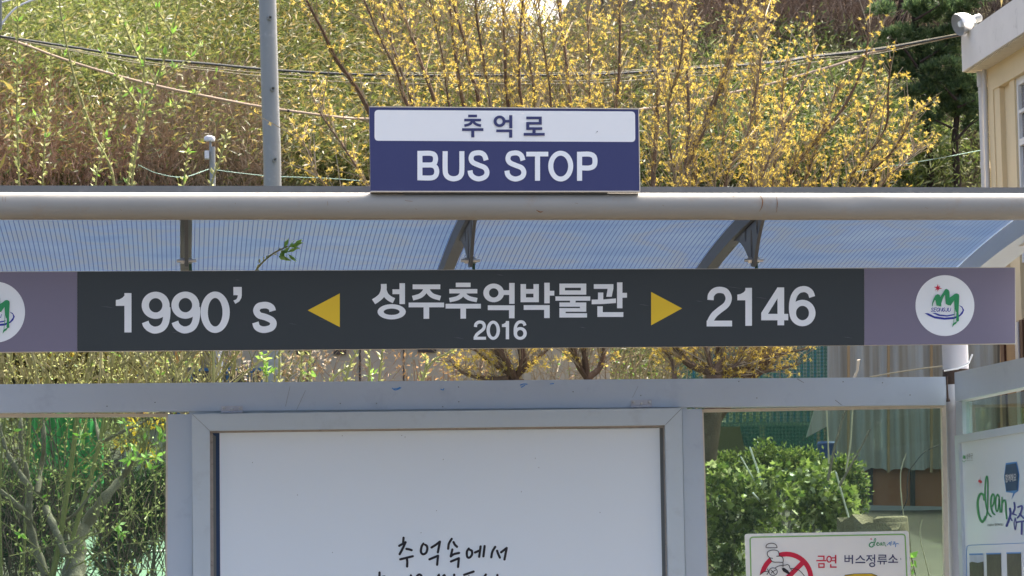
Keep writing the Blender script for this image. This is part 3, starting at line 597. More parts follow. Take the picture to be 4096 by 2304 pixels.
k.rect((1195, 458, 1282, 475), (1265, 475, 1282, 512), (1175, 515, 1303, 532), (1200, 555, 1283, 571), (1200, 571, 1216, 601), (1267, 571, 1283, 601), (1200, 601, 1283, 617)).ring(1340, 505, (36, 45), (20, 29), 26).rect((1374, 480, 1415, 494), (1374, 518, 1415, 532), (1415, 450, 1434, 560), (1352, 570, 1370, 598), (1352, 598, 1437, 615)); k.build('red_lettering', M['red'], NS_)
k = Ink((2900, 2080), 3.22, onN, PU)
k.rect((1538, 453, 1552, 540), (1590, 453, 1604, 540), (1552, 488, 1590, 501), (1552, 527, 1590, 540), (1604, 488, 1632, 502), (1632, 450, 1648, 566)).path([(1745, 455), (1725, 490), (1685, 516)], 15).path([(1745, 468), (1768, 500), (1800, 516)], 15).rect((1678, 540, 1806, 555))
k.rect((1822, 455, 1895, 469)).path([(1858, 462), (1845, 500), (1818, 530)], 15).path([(1858, 485), (1875, 508), (1895, 524)], 15).rect((1893, 485, 1918, 499), (1918, 443, 1933, 550)).ring(1895, 577, (39, 31), (24, 17), 26)
k.rect((1975, 447, 2075, 459), (2061, 459, 2075, 473), (1975, 473, 2075, 485), (1975, 485, 1989, 499), (1975, 499, 2080, 511), (1960, 525, 2088, 539), (1995, 539, 2009, 572), (2042, 539, 2056, 572)).path([(2162, 443), (2150, 480), (2110, 512)], 15).path([(2162, 460), (2185, 495), (2218, 512)], 15).rect((2156, 508, 2172, 537), (2102, 537, 2228, 551)).path([(2262, 490), (2265, 513)], 6)
k.build('navy_lettering', M['navy'], NS_)
def cleanmark(o, s, to3, push, pts, w1, w2, par, mat1, mat2, star):
    k = Ink(o, s, to3, push)
    for p, wd in pts[0]: k.path(p, wd, rnd=True)
    k.build('green_script', mat1, par)
    k = Ink(o, s, to3, push)
    for p, wd in pts[1]: k.path(p, wd, rnd=True)
    k.build('blue_script', mat2, par)
    k = Ink(o, s, to3, push); cx, cy, rx, ry = star; q = []
    for i in range(12):
        t = math.pi*i/6+0.1; r = 1 if i % 3 == 0 else (0.55 if i % 2 == 0 else 0.2); q.append((cx+rx*r*math.sin(t), cy-ry*r*math.cos(t)))
    k.poly(q); k.build('star', M['red'], par)
cleanmark((2900, 2080), 3.22, onN, PU, (
    [([(1905, 292), (1885, 290), (1862, 310), (1860, 335), (1885, 348), (1912, 335)], 14), ([(1905, 325), (1935, 280), (1940, 243), (1927, 242), (1918, 290), (1928, 330)], 10), ([(1950, 315), (1975, 300), (1965, 287), (1950, 312), (1965, 330), (1982, 322)], 9), ([(2015, 292), (1994, 305), (1997, 326), (2015, 308), (2014, 296), (2022, 328)], 9), ([(2036, 328), (2037, 292), (2055, 294), (2060, 325), (2072, 338)], 9)],
    [([(2085, 325), (2108, 302), (2124, 288), (2120, 320)], 8), ([(2140, 275), (2134, 330)], 9), ([(2165, 285), (2190, 284), (2168, 310)], 8), ([(2160, 313), (2215, 303), (2236, 308)], 8), ([(2200, 308), (2195, 345)], 10)]), 0, 0, NS_, M['green'], M['sky'], (1882, 245, 14, 24))
k = Ink((2900, 2080), 3.22, onN, PU); k.poly([(1545, 712), (1660, 697), (1890, 694), (1950, 715), (1955, 800), (1545, 800)]); bu = k.build('bus_picture', M['yellow'], NS_)
k = Ink((2900, 2080), 3.22, onN, (0, -0.0022, 0)); k.path([(1540, 735), (1545, 710), (1660, 695), (1890, 692), (1955, 716), (1958, 800)], 7, smooth=False).path([(1560, 722), (1940, 720)], 4, smooth=False); k.build('outline', M['black'], bu)
# ------------------------------------------------------------------ poster case on the end wall
EX = XS-0.035
onE = lambda x, y: PX(x, y, EX)
EC = empty('poster_case', PX(3960, 2304, EX), 'obliquely seen white poster case with a green script heading on the right end wall', 'poster case')
fr = MB(); sslab(fr, [(3818, 1743), (4300, 1660), (4300, 1692), (3834, 1772)], EX-0.012, 0.05); sslab(fr, [(3818, 1743), (3834, 1772), (3862, 2600), (3848, 2600)], EX-0.012, 0.05); fr.build('frame', M['frame'], EC)
sslab(MB(), [(3826, 1758), (4300, 1676), (4300, 2600), (3850, 2600)], EX, 0.02).build('poster', M['white'], EC)
E0, ES, EP = (3760, 1750), 2.616, (-0.001, 0, 0)
def einkp(): return Ink(E0, ES, onE, EP)
k = einkp(); k.path([(190, 62), (215, 600), (247, 1449), (262, 1800)], 5, smooth=False); k.build('violet_rule', M['purple'], EC)
k = einkp(); k.path([(287, 1700), (278, 1190), (284, 1145), (300, 1128), (879, 1104), (1100, 1093)], 6, smooth=False); k.build('blue_rule', M['sky'], EC)
cleanmark(E0, ES, onE, EP, (
    [([(466, 650), (455, 600), (425, 592), (402, 640), (396, 720), (410, 820), (440, 882), (465, 860), (478, 830)], 25), ([(490, 815), (500, 740), (503, 560), (500, 430), (488, 412), (476, 500), (476, 640), (495, 760), (520, 810), (538, 826)], 15), ([(540, 730), (565, 690), (572, 620), (555, 592), (537, 640), (537, 720), (553, 785), (575, 805)], 17), ([(622, 625), (603, 598), (583, 660), (588, 755), (605, 768), (620, 690), (620, 640), (625, 710), (632, 780)], 17), ([(652, 628), (649, 780)], 15), ([(652, 690), (675, 656), (690, 680), (693, 760), (702, 850)], 16)],
    [([(735, 745), (740, 800), (720, 870), (700, 925)], 24), ([(735, 830), (757, 870)], 14), ([(780, 682), (785, 740), (765, 800)], 18), ([(765, 800), (802, 812)], 14), ([(790, 840), (778, 900), (790, 965), (800, 900), (790, 840)], 10), ([(820, 728), (862, 720), (845, 800), (815, 840)], 18), ([(835, 800), (880, 845)], 18), ([(812, 885), (930, 868)], 18), ([(860, 885), (858, 1010)], 20), ([(900, 740), (905, 900)], 16)]), 0, 0, EC, M['green'], M['blue'], (422, 460, 22, 62))
k = einkp(); k.poly([(690, 268), (805, 252), (834, 390), (822, 560), (785, 584), (750, 652), (768, 580), (693, 572), (672, 415)]); sb = k.build('speech_bubble', M['sky'], EC)
k = Ink(E0, ES, onE, (-0.0022, 0, 0)); k.poly([(697, 285), (800, 270), (826, 390), (814, 550), (700, 560), (680, 415)]); k.build('bubble_fill', M['deep'], sb)
k = Ink(E0, ES, onE, (-0.004, 0, 0)); k.text('함께해요', 695, 385, 808, 470, -12); k.build('bubble_lettering', M['vinyl'], sb)
k = einkp(); k.text('성주군', 278, 170, 345, 225, -8).text('SEONG JU-GUN', 280, 236, 345, 250, -4); k.build('small_lettering', M['seal'], EC)
k = einkp(); k.text('CLEAN SEONGJU', 500, 905, 665, 935, -8); k.build('caption_lettering', M['black'], EC)
k = einkp(); k.poly([(240, 210), (245, 190), (252, 180), (258, 195), (266, 182), (270, 225), (240, 220)]).path([(232, 240), (255, 255), (272, 238)], 5); k.build('small_emblem', M['green'], EC)
m_ph = paint('printed_hedge', (0.06, 0.075, 0.04), 0.4, 0.3, 0.7, 30, (0.3, 0.25, 0.2), 0.5)
for (x0, x1, y0, dy) in ((310, 455, 1215, -3), (488, 640, 1210, -3), (700, 850, 1203, -3)):
    k = einkp(); k.poly([(x0, y0), (x1, y0+dy), (x1+12, 1700), (x0+12, 1700)]); pp = k.build('printed_photo', paint('printed_sky', (0.42, 0.50, 0.60), 0.4, 0.3, 0.2, 14) if x0 == 310 else m_ph, EC)
    k = Ink(E0, ES, onE, (-0.0022, 0, 0)); k.poly([(x0, y0), (x1, y0+dy), (x1, y0+14+dy), (x0, y0+14)]); k.build('caption_bar', M['sky'], pp)
    if x0 == 310:
        k = Ink(E0, ES, onE, (-0.0022, 0, 0)); k.poly([(x0+4, 1310), (340, 1300), (400, 1312), (x1+4, 1298), (x1+12, 1700), (x0+12, 1700)]); k.build('printed_land', m_ph, pp)

# ================================================================== behind the shelter
def P3(pts, Y, Y1=None):
    n = len(pts); return [PY(x, y, Y if Y1 is None else Y+(Y1-Y)*i/max(1, n-1)) for i, (x, y) in enumerate(pts)]
def smooth3(pts, k=6): return [Vector(p) for p in catmull([tuple(p) for p in pts], k)]
def taper(n, r0, r1): return [r0+(r1-r0)*i/(n-1) for i in range(n)]
m_bark = paint('brown_bark', (0.105, 0.068, 0.045), 0.9, 0.15, 0.35, 14, (0.20, 0.17, 0.14), 0.5, 0.6)
m_bark2 = paint('grey_bark', (0.17, 0.145, 0.115), 0.9, 0.15, 0.4, 18, (0.33, 0.31, 0.28), 0.7, 0.7)
m_barkp = paint('peeling_bark', (0.12, 0.085, 0.06), 0.9, 0.15, 0.4, 14, (0.34, 0.30, 0.25), 0.6, 0.7)
m_stem = paint('willow_stem', (0.20, 0.20, 0.075), 0.7, 0.2, 0.35, 9, (0.27, 0.20, 0.11), 0.6, 0.2)
m_twig = leafm('pale_twig', [(0, (0.22, 0.16, 0.10, 1)), (0.5, (0.33, 0.27, 0.17, 1)), (1, (0.42, 0.37, 0.28, 1))], 0.0, 0.02)
m_twigd = leafm('dark_twig', [(0, (0.05, 0.035, 0.03, 1)), (0.5, (0.12, 0.085, 0.065, 1)), (1, (0.22, 0.17, 0.13, 1))], 0.0, 0.02)
m_gold = leafm('gold_blossom', [(0, (0.48, 0.35, 0.05, 1)), (0.5, (0.60, 0.465, 0.09, 1)), (0.92, (0.70, 0.585, 0.17, 1)), (1, (0.34, 0.17, 0.05, 1))], 0.5, 0.02)
m_catkin = leafm('catkin', [(0, (0.30, 0.34, 0.10, 1)), (0.5, (0.44, 0.47, 0.18, 1)), (1, (0.58, 0.57, 0.30, 1))], 0.35, 0.03)
m_fresh = leafm('fresh_leaf', [(0, (0.10, 0.22, 0.03, 1)), (0.6, (0.19, 0.36, 0.05, 1)), (1, (0.30, 0.45, 0.09, 1))], 0.45, 0.05)

# ------------------------------------------------------------------ cornelian cherries (yellow blossom)
def Z2(*q): return [(1000+x/1.906, y/1.906) for x, y in q]
def Z3(*q): return [(2000+x/1.906, y/1.906) for x, y in q]
def Z4(*q): return [(2996+x/1.906, y/1.906) for x, y in q]
LIMBS = [  # tree, points from the bottom up, thickness in photograph pixels
 (0, Z2((895, 820), (650, 440), (570, 270), (430, 0)), 17), (0, Z2((1190, 780), (1130, 570), (1000, 300), (870, 0)), 13), (0, Z2((1245, 800), (1150, 540), (1060, 270), (985, 0)), 13),
 (0, Z2((1415, 790), (1300, 470), (1210, 220), (1130, 0)), 15), (0, Z2((1515, 790), (1465, 420), (1370, 0)), 8), (0, Z2((1625, 780), (1580, 510), (1550, 300), (1520, 0)), 14), (0, Z2((1745, 810), (1690, 580), (1650, 370), (1560, 60), (1545, -60)), 15),
 (0, Z2((1830, 760), (1740, 220), (1715, 0)), 11), (1, Z2((1970, 810), (1945, 400), (1925, 0)), 15), (1, Z2((2070, 800), (2060, 300), (2080, 0)), 13), (1, Z3((540, 815), (500, 420), (440, 0)), 16), (1, Z3((250, 640), (200, 300), (170, 0)), 9),
 (1, Z3((880, 815), (910, 500), (915, 0)), 15), (2, Z3((1165, 1420), (1200, 900), (1215, 400), (1280, 0)), 19), (2, Z3((1410, 1400), (1440, 900), (1410, 300), (1405, 0)), 13), (2, Z3((1420, 1330), (1560, 960), (1700, 600), (1800, 300), (1900, 0)), 24),
 (2, Z3((1720, 1400), (1890, 1000), (1980, 500), (2020, 100)), 12), (2, Z3((1490, 1400), (1450, 1000), (1420, 700)), 16), (3, Z4((70, 1420), (240, 1050), (400, 680), (520, 300)), 14), (3, Z4((290, 1420), (430, 1170), (700, 850), (870, 500), (920, 180)), 15), (3, Z4((570, 1420), (830, 1080), (1000, 700)), 10),
 (3, Z4((840, 1420), (1100, 1150), (1260, 850)), 12), (3, Z4((760, 1380), (1030, 1000), (1060, 700), (1080, 440)), 10), (0, Z2((905, 1420), (700, 1100), (540, 870), (460, 690)), 8), (0, Z2((575, 1410), (490, 1230), (350, 1000)), 6),
 (1, Z3((690, 815), (680, 500), (665, 0)), 7), (2, Z3((1280, 900), (1370, 500), (1400, 200)), 8), (2, Z3((1640, 1400), (1700, 1150), (1720, 600)), 8), (3, Z4((20, 1420), (60, 900), (90, 500), (60, 100)), 9), (3, Z4((180, 1420), (240, 900), (270, 500)), 9),
 (3, Z4((1010, 1420), (1190, 1240), (1280, 1100)), 7), (3, Z4((420, 1420), (560, 1000), (680, 640)), 8), (1, Z3((390, 815), (340, 400), (260, 0)), 8), (2, Z3((1990, 1420), (2100, 1100), (2160, 900)), 9)]
BASE = [(2062, 1519), (2350, 1520), (2855, 1500), (2960, 1545)]
TY = [4.6, 5.2, 4.9, 5.6]
GAP = {0: [(2000, 1400), (2080, 1395)], 1: [(2290, 1398), (2330, 1395), (2400, 1400)], 2: [(2715, 1405), (2830, 1395), (2870, 1395), (2960, 1420)], 3: [(3040, 1400), (3090, 1420)]}
TL = ['yellow blossoming tree with thin spreading limbs, left of and behind the BUS STOP board', 'yellow blossoming tree with upright limbs behind the middle of the BUS STOP board', 'yellow blossoming tree with the thickest slanting limb, just right of the BUS STOP board', 'low spreading yellow blossoming tree nearest the cream building']
def flowers(C, D, R):
    """star shaped umbels: thin blades radiating from every centre"""
    n = len(C); k = 16; D = unit(D)
    d = rng.normal(size=(n, k, 3)); d /= np.linalg.norm(d, axis=2, keepdims=True); d = d+D[:, None, :]*0.55; d /= np.linalg.norm(d, axis=2, keepdims=True)
    r = R[:, None, None]*rng.uniform(0.7, 1.15, (n, k, 1)); c = np.repeat(C[:, None, :], k, 1)
    return leaf_arrays((c+d*r*0.05).reshape(-1, 3), d.reshape(-1, 3), r.reshape(-1), R.repeat(k)*0.17)
for ti in range(4):
    bx, by = BASE[ti]; Y = TY[ti]; b3 = PY(bx, by, Y); T = empty('blossom_tree', Vector((b3.x, Y, terr(b3.x, Y))), TL[ti], 'tree', 'yellow blossoming trees behind the shelter')
    tr = MB(); lo = {2: (-32, -6), 3: (-190, -110)}.get(ti, (-14, 6)); g3 = PY(bx+lo[0]*1.1, 2300, Y); g3.z = terr(g3.x, Y)-0.1; q = smooth3([g3, PY(bx+lo[0], 1900, Y), PY(bx+lo[1], 1680, Y), b3], 5)
    tr.tube(q, taper(len(q), 0.060, 0.046), 10)
    tw0, tw1, tww = [], [], []; FC, FD, FR = [], [], []
    mine = [l for l in LIMBS if l[0] == ti]
    for li, (_, pts, th) in enumerate(mine):
        gx, gy = GAP[ti][li % len(GAP[ti])]; dy = rng.uniform(-0.75, 0.75); f = (gx-bx)
        g = (gx+rng.uniform(-14, 14), gy); x1, y1 = pts[0]
        mid = (g[0]*0.45+x1*0.55+f*0.3, (gy+y1)/2)
        full = [(bx, by), g, mid]+pts; Ys = [Y, Y+dy*0.15]+[Y+dy*(0.3+0.7*i/(len(pts)+1)) for i in range(len(pts)+1)]
        p3 = smooth3([PY(x, y, yy) for (x, y), yy in zip(full, Ys)], 6)
        rr = max(th*0.5/13400*18.3, 0.004); tr.tube(p3, taper(len(p3), min(rr*1.75, 0.040), rr*0.55), 7)
        # twigs and blossom along the limb
        L = 0; n = len(p3); dens = 1.0 if ti < 1 else (1.3 if ti == 1 else 1.75)
        if ti == 0 and li in (0, 13, 14): dens = 0.8
        for i in range(3, n-1):
            seg = p3[i+1]-p3[i]; m_ = max(1, int(seg.length*(66 if not (ti == 3 and (li in (1, 0, 4)) and i > n*0.62) else 16)*dens+rng.uniform(0, 0.9)))
            for _k in range(m_):
                o = p3[i].lerp(p3[i+1], rng.uniform()); dr = seg.normalized()
                side = Vector(rng.normal(size=3)); side = (side-dr*side.dot(dr)).normalized(); d = (dr*rng.uniform(0.5, 1.1)+side*rng.uniform(0.4, 1.0)+Vector((0, 0, 0.3))).normalized()
                ln = abs(rng.normal(0.11, 0.09))+0.03; e = o+d*ln
                tw0.append(o); tw1.append(e); tww.append(0.006)
                for _f in range(1+int(ln*9)):
                    t = rng.uniform(0.5, 1.05); FC.append(o+d*ln*t+Vector(rng.normal(size=3))*0.012); FD.append(d*0.4+side*rng.uniform(-0.5, 1)+Vector((0, 0, 0.5))); FR.append(rng.uniform(0.012, 0.021))
    if ti in (0, 2):      # low side branches seen between banner and beam
        lows = [[(2040, 1513), (1950, 1513), (1860, 1495), (1798, 1442)], [(2060, 1500), (2130, 1450), (2190, 1400)], [(2070, 1510), (1990, 1470), (1900, 1400)]] if ti == 0 else [[(2860, 1500), (2980, 1470), (3110, 1425)], [(2860, 1500), (2990, 1500), (3190, 1460)], [(2860, 1490), (2800, 1440), (2730, 1400)], [(2700, 1520), (2690, 1450), (2650, 1390)], [(2860, 1500), (3010, 1440), (3230, 1395)]]
        for lp in lows:
            p3 = smooth3([PY(x, y, Y+0.1*j) for j, (x, y) in enumerate(lp)], 6); tr.tube(p3, taper(len(p3), 0.016, 0.005), 6)
            for i in range(2, len(p3)):
                for _k in range(6 if ti else 5):
                    d = Vector(rng.normal(size=3)).normalized()+Vector((0, 0, 0.4)); ln = rng.uniform(0.03, 0.16); e = p3[i]+d*ln; tw0.append(p3[i]); tw1.append(e); tww.append(0.005); FC.append(e); FD.append(d); FR.append(rng.uniform(0.015, 0.028))
    tr.build('trunk', m_bark if ti != 2 else m_barkp, T, True)
    V, Q = ribbon_arrays(np.array(tw0), np.array(tw1), np.array(tww)); arr('twigs', V, Q, m_twig, T, 'stuff')
    V, Q = flowers(np.array([tuple(v) for v in FC]), np.array([tuple(v) for v in FD]), np.array(FR)); arr('blossom', V, Q, m_gold, T, 'stuff'); print('flowers', ti, len(FC))

# ------------------------------------------------------------------ willows
def Z1(*q): return [(x/1.906, y/1.906) for x, y in q]
def ZG(*q): return [(x/1.802, 1500+y/1.802) for x, y in q]
def catkins(pts, start, dens, ln, out):
    n = len(pts)
    for i in range(int(n*start), n-1):
        seg = pts[i+1]-pts[i]; m_ = max(1, int(seg.length*dens+rng.uniform()))
        for _ in range(m_):
            o = pts[i].lerp(pts[i+1], rng.uniform()); dr = seg.normalized(); s = Vector(rng.normal(size=3)); s = (s-dr*s.dot(dr)).normalized()
            out.append((tuple(o+s*0.004), tuple(dr*0.75+s+Vector((0, 0, 0.1))), ln*rng.uniform(0.7, 1.25)))
def leafset(name, lst, mat, par, wf, cross=False):
    C = np.array([l[0] for l in lst]); D = np.array([l[1] for l in lst]); ln = np.array([l[2] for l in lst])
    if cross: C = np.concatenate([C, C]); D = np.concatenate([D, D]); ln = np.concatenate([ln, ln])
    V, Q = leaf_arrays(C, D, ln, ln*wf); return arr(name, V, Q, mat, par, 'stuff')
STEMS = [
 (ZG((380, 1449), (440, 1130), (490, 800), (530, 520), (555, 310))+[(335, 1540), (362, 1412), (405, 1090)]+Z1((870, 1405), (700, 990), (560, 560), (480, 200), (450, 0), (440, -80)), 12, 4),
 (ZG((465, 1449), (520, 1200), (570, 1010), (650, 750), (720, 480), (770, 330))+[(448, 1520), (470, 1300), (490, 1050)]+Z1((975, 1405), (1100, 880), (1200, 600), (1290, 330), (1380, 0), (1400, -60)), 10, 4.5),
 ([(400, 1760), (440, 1500), (490, 1100)]+Z1((1005, 1405), (1075, 850), (1100, 500), (1115, 150), (1070, -40)), 6, 3),
 ([(90, 2320), (110, 1900), (130, 1500), (152, 1100)]+Z1((325, 1405), (350, 950), (385, 650), (390, 380)), 6, 2.5),
 ([(5, 2320), (0, 1900), (40, 1500), (66, 1100)]+Z1((145, 1405), (130, 900), (135, 300), (135, -50)), 6.5, 3),
 ([(330, 1800), (372, 1450), (392, 1000)]+Z1((730, 1400), (820, 1000), (880, 740)), 5, 2),
 ([(560, 1900), (640, 1500), (705, 1100)]+Z1((1400, 1400), (1440, 1060)), 4, 2),
 (Z1((1075, 830), (940, 640), (780, 400), (650, 50)), 5, 2.5), (Z1((1100, 520), (1000, 320), (880, 0), (850, -60)), 4, 2.5), (Z1((1310, 260), (1160, 10), (1140, -40)), 3.5, 2.5), (Z1((1200, 600), (1400, 480), (1540, 350)), 3.5, 2), (Z1((1120, 870), (1400, 770), (1650, 560)), 3.5, 2), (Z1((1185, 640), (1110, 510)), 3.5, 3), (Z1((130, 930), (250, 890), (320, 885)), 3, 2), (Z1((345, 1050), (460, 1020)), 2.5, 2)]
YW = 2.0
W1 = empty('willow_shrub', Vector((PY(230, 2200, YW).x, YW, 1.25)), 'many stemmed budding willow with gnarled grey trunks behind the left glass pane', 'shrub')
st = MB(); cat = []; lf = []
for i, (pts, a0, a1) in enumerate(STEMS):
    dy = 0.0 if i in (0, 1) else rng.uniform(-0.35, 0.35); p3 = smooth3([PY(x, y, YW+dy) for x, y in pts], 6); n = len(p3)
    st.tube(p3, taper(n, a0*15.2/13400, a1*15.2/13400*0.6), 7)
    c0 = 0.5 if i < 2 else (0.25 if i < 7 else 0.05)
    catkins(p3, c0, 85 if i > 1 else 45, 0.025, cat)
    for k in range(int(n*c0), n, 4):
        if rng.uniform() < 0.6:
            for _ in range(3): lf.append((tuple(p3[k]), tuple(Vector(rng.normal(size=3))*0.6+Vector((0, 0, 0.7))), rng.uniform(0.025, 0.05)))
# old trunks low down
ot = MB()
for pts, a0, a1 in ((ZG((330, 1449), (230, 1150), (205, 1000), (215, 870), (200, 750), (150, 500), (150, 320), (140, 150)), 17, 7), (ZG((205, 800), (60, 580), (0, 390), (-40, 200)), 12, 7), (ZG((270, 850), (300, 640), (320, 480), (310, 250)), 11, 5), (ZG((500, 1520), (545, 1250), (620, 1080), (760, 880), (890, 730), (960, 600)), 36, 9), (ZG((720, 490), (745, 480), (900, 400), (1050, 330), (1150, 260)), 8, 4), (ZG((480, 1050), (560, 980), (700, 800)), 7, 4), (ZG((0, 830), (150, 960), (210, 1040)), 10, 12), (ZG((330, 960), (400, 1120), (470, 1300)), 14, 16), (ZG((545, 1500), (560, 1300), (580, 1120)), 40, 26), (ZG((630, 850), (740, 720), (860, 620)), 5, 3), (ZG((720, 480), (690, 350), (640, 200)), 8, 5)):
    p3 = smooth3([PY(x, y, YW+rng.uniform(-0.1, 0.15)) for x, y in pts], 5); n = len(p3); ot.tube(p3, [max(0.003, v*15.2/13400*(1+0.18*math.sin(j*1.9+a0))) for j, v in enumerate(taper(n, a0, a1))], 9)
ot.build('old_trunk', m_bark2, W1, True)
# the tangle of thin shoots
t0, t1, tw = [], [], []
def shoot(x0, y0, x1, y1, wd, Y, kc, kl):
    a_, b_ = PY(x0, y0, Y), PY(x1, y1, Y+rng.uniform(-0.2, 0.2)); m_ = a_.lerp(b_, 0.5)+Vector(rng.normal(size=3))*0.02
    p3 = smooth3([a_, m_, b_], 4)
    for i in range(len(p3)-1): t0.append(p3[i]); t1.append(p3[i+1]); tw.append(wd)
    catkins(p3, 0.15, kc*0.6, 0.018, cat)
    for _ in range(kl if rng.uniform() < 0.35 else 0): lf.append((tuple(p3[rng.integers(2, len(p3))]), tuple(Vector(rng.normal(size=3))), rng.uniform(0.02, 0.05)))
for i in range(170):
    x = rng.uniform(-40, 900)*rng.uniform(0.75, 1); s = rng.normal(0, 0.55); shoot(x, 1640, x+s*270, 1370+rng.uniform(-60, 60), rng.choice([0.004, 0.006, 0.008, 0.013, 0.018]), YW+rng.uniform(-0.6, 0.9), 26, 1)
for i in range(150):
    x = rng.uniform(-60, 700); y = rng.uniform(1640, 2330); an = rng.normal(-1.3, 0.75); ln = rng.uniform(90, 380); shoot(x, y, x+math.cos(an)*ln, y+math.sin(an)*ln, rng.uniform(0.003, 0.007), YW+rng.uniform(-0.7, 0.8), 4, 1)
V, Q = ribbon_arrays(np.array([tuple(v) for v in t0]), np.array([tuple(v) for v in t1]), np.array(tw)); arr('shoots', V, Q, leafm('shoot_bark', [(0, (0.15, 0.13, 0.06, 1)), (0.5, (0.25, 0.25, 0.09, 1)), (1, (0.36, 0.31, 0.17, 1))], 0, 0.03), W1, 'stuff')
for (x, y) in ZG((940, 610), (950, 520), (1120, 590), (1150, 480), (1050, 600), (860, 1080), (870, 1140), (580, 440), (600, 460), (1080, 680), (150, 1150), (900, 350), (1170, 420)):
    c = PY(x, y, YW-0.4)
    for _ in range(7): lf.append((tuple(c), tuple(Vector(rng.normal(size=3))+Vector((0, 0, 0.3))), rng.uniform(0.03, 0.06)))
st.build('stems', m_stem, W1, True); leafset('catkins', cat, m_catkin, W1, 0.5, True); leafset('leaves', lf, m_fresh, W1, 0.34)
# a younger one behind the poster, its rods showing between banner and beam
W2 = empty('willow_shrub', Vector((PY(1350, 2200, 1.6).x, 1.6, 1.25)), 'young willow of straight budded rods seen over the top of the poster case', 'shrub')
st = MB(); cat = []; lf = []
for pts in ([(1000, 2200), (1105, 1600), (1118, 1410), (1120, 1330)], [(1150, 2200), (1200, 1600), (1206, 1410), (1210, 1330)], [(1230, 2250), (1240, 1600), (1241, 1410), (1240, 1300)], [(1250, 2200), (1380, 1537), (1427, 1406), (1460, 1310)], [(1400, 2250), (1472, 1560), (1476, 1410), (1470, 1300)], [(1420, 2250), (1514, 1540), (1530, 1400), (1545, 1260)], [(1480, 2250), (1680, 1537), (1801, 1406), (1860, 1350)], [(1300, 1560), (1345, 1500), (1400, 1465)], [(1690, 1525), (1705, 1460), (1700, 1425)], [(1070, 1560), (1063, 1480), (1045, 1420)], [(860, 2100), (846, 1250), (780, 1000)]+[(845, 740), (885, 620), (913, 520)]):
    p3 = smooth3(P3(pts, 1.6), 6); st.tube(p3, taper(len(p3), 0.008, 0.003), 6); catkins(p3, 0.3, 75, 0.026, cat)
sq = [PY(930, 1500, 0.9), PY(960, 1330, 0.6), PY(990, 1180, 0.1), PY(1022, 1085, -0.62), PY(1085, 1020, -0.72), PY(1150, 985, -0.78)]
p3 = smooth3(sq, 6); st.tube(p3, taper(len(p3), 0.005, 0.0025), 6); catkins(p3, 0.55, 40, 0.018, cat)
for x, y, nn in ((1162, 984, 7), (1130, 1000, 5), (1118, 1030, 5), (1150, 1012, 6)):
    c = PY(x, y, -0.78)
    for _ in range(nn): lf.append((tuple(c+Vector(rng.normal(size=3))*0.006), tuple(Vector(rng.normal(size=3))*0.7+Vector((0.7, 0, -0.1))), rng.uniform(0.03, 0.052)))
for x, y, nn in ((1045, 1430, 9), (1060, 1480, 9), (1075, 1500, 7), (1480, 1500, 6), (1240, 1500, 5)):
    c = PY(x, y, 1.6)
    for _ in range(nn): lf.append((tuple(c+Vector(rng.normal(size=3))*0.008), tuple(Vector(rng.normal(size=3))+Vector((0.3, 0, 0.1))), rng.uniform(0.03, 0.055)))
st.build('stems', m_stem, W2, True); leafset('catkins', cat, m_catkin, W2, 0.42, True); leafset('leaves', lf, m_fresh, W2, 0.36)

def twigshrub(label, x0, x1, y0, y1, Y, n, mat, budm=None, lean=0.5, wd=0.006, base=2000, bud=0.02):
    T = empty('twiggy_shrub', Vector((PY((x0+x1)/2, 2250, Y).x, Y, terr(0, Y))), label, 'shrub'); A, B, W = [], [], []; bd = []
    for i in range(n):
        x = rng.uniform(x0, x1); yy = Y+rng.uniform(-0.4, 0.4); p = PY(x, base, yy); e = PY(x+rng.normal(0, lean)*260, rng.uniform(y0, y1), yy); m_ = max(4, int((e-p).length/0.06)); q0 = p; d = (e-p)/m_
        for j in range(m_):
            q1 = q0+d+Vector(rng.normal(size=3))*0.012; A.append(tuple(q0)); B.append(tuple(q1)); W.append(wd*rng.uniform(0.6, 1.2)*(1.25-0.5*j/m_))
            if j > 1 and rng.uniform() < 0.75:
                t = q1+(d.normalized()*0.6+Vector(rng.normal(size=3))).normalized()*rng.uniform(0.04, 0.2); A.append(tuple(q1)); B.append(tuple(t)); W.append(wd*0.55)
                if budm and rng.uniform() < 0.42: bd.append((tuple(t), tuple(Vector(rng.normal(size=3))), bud*rng.uniform(0.6, 1.3))); bd.append((tuple(q1.lerp(t, 0.5)), tuple(Vector(rng.normal(size=3))), bud*rng.uniform(0.6, 1.2)))
            q0 = q1
    V, Q = ribbon_arrays(np.array(A), np.array(B), np.array(W)); arr('twigs', V, Q, mat, T, 'stuff')
    if bd: leafset('buds', bd, budm, T, 0.5, True)
m_olt = leafm('olive_twig', [(0, (0.10, 0.09, 0.03, 1)), (0.5, (0.24, 0.23, 0.08, 1)), (1, (0.40, 0.36, 0.20, 1))], 0, 0.02)
m_tanT = leafm('tan_twig', [(0, (0.22, 0.14, 0.08, 1)), (0.5, (0.38, 0.25, 0.15, 1)), (1, (0.48, 0.36, 0.24, 1))], 0, 0.02)
twigshrub('dense tangle of olive budded twigs filling the left half of the gap under the banner', 480, 1080, 1330, 1500, 3.2, 70, m_olt, m_catkin, 0.6, 0.007, 1800, 0.016)
twigshrub('fine tan twigs in front of the plain beige house wall under the banner', 1250, 2050, 1340, 1500, 6.5, 46, m_tanT, m_catkin, 0.7, 0.005, 1750, 0.015)
twigshrub('grey brown twigs among the yellow tree trunks under the banner', 2000, 2760, 1330, 1480, 6.0, 90, m_twig, m_fresh, 0.4, 0.007, 1800, 0.018)
twigshrub('dark thin shoots behind the gnarled willow trunks', -60, 700, 1650, 1950, 3.4, 120, m_twigd, m_fresh, 0.8, 0.006, 2320, 0.012)
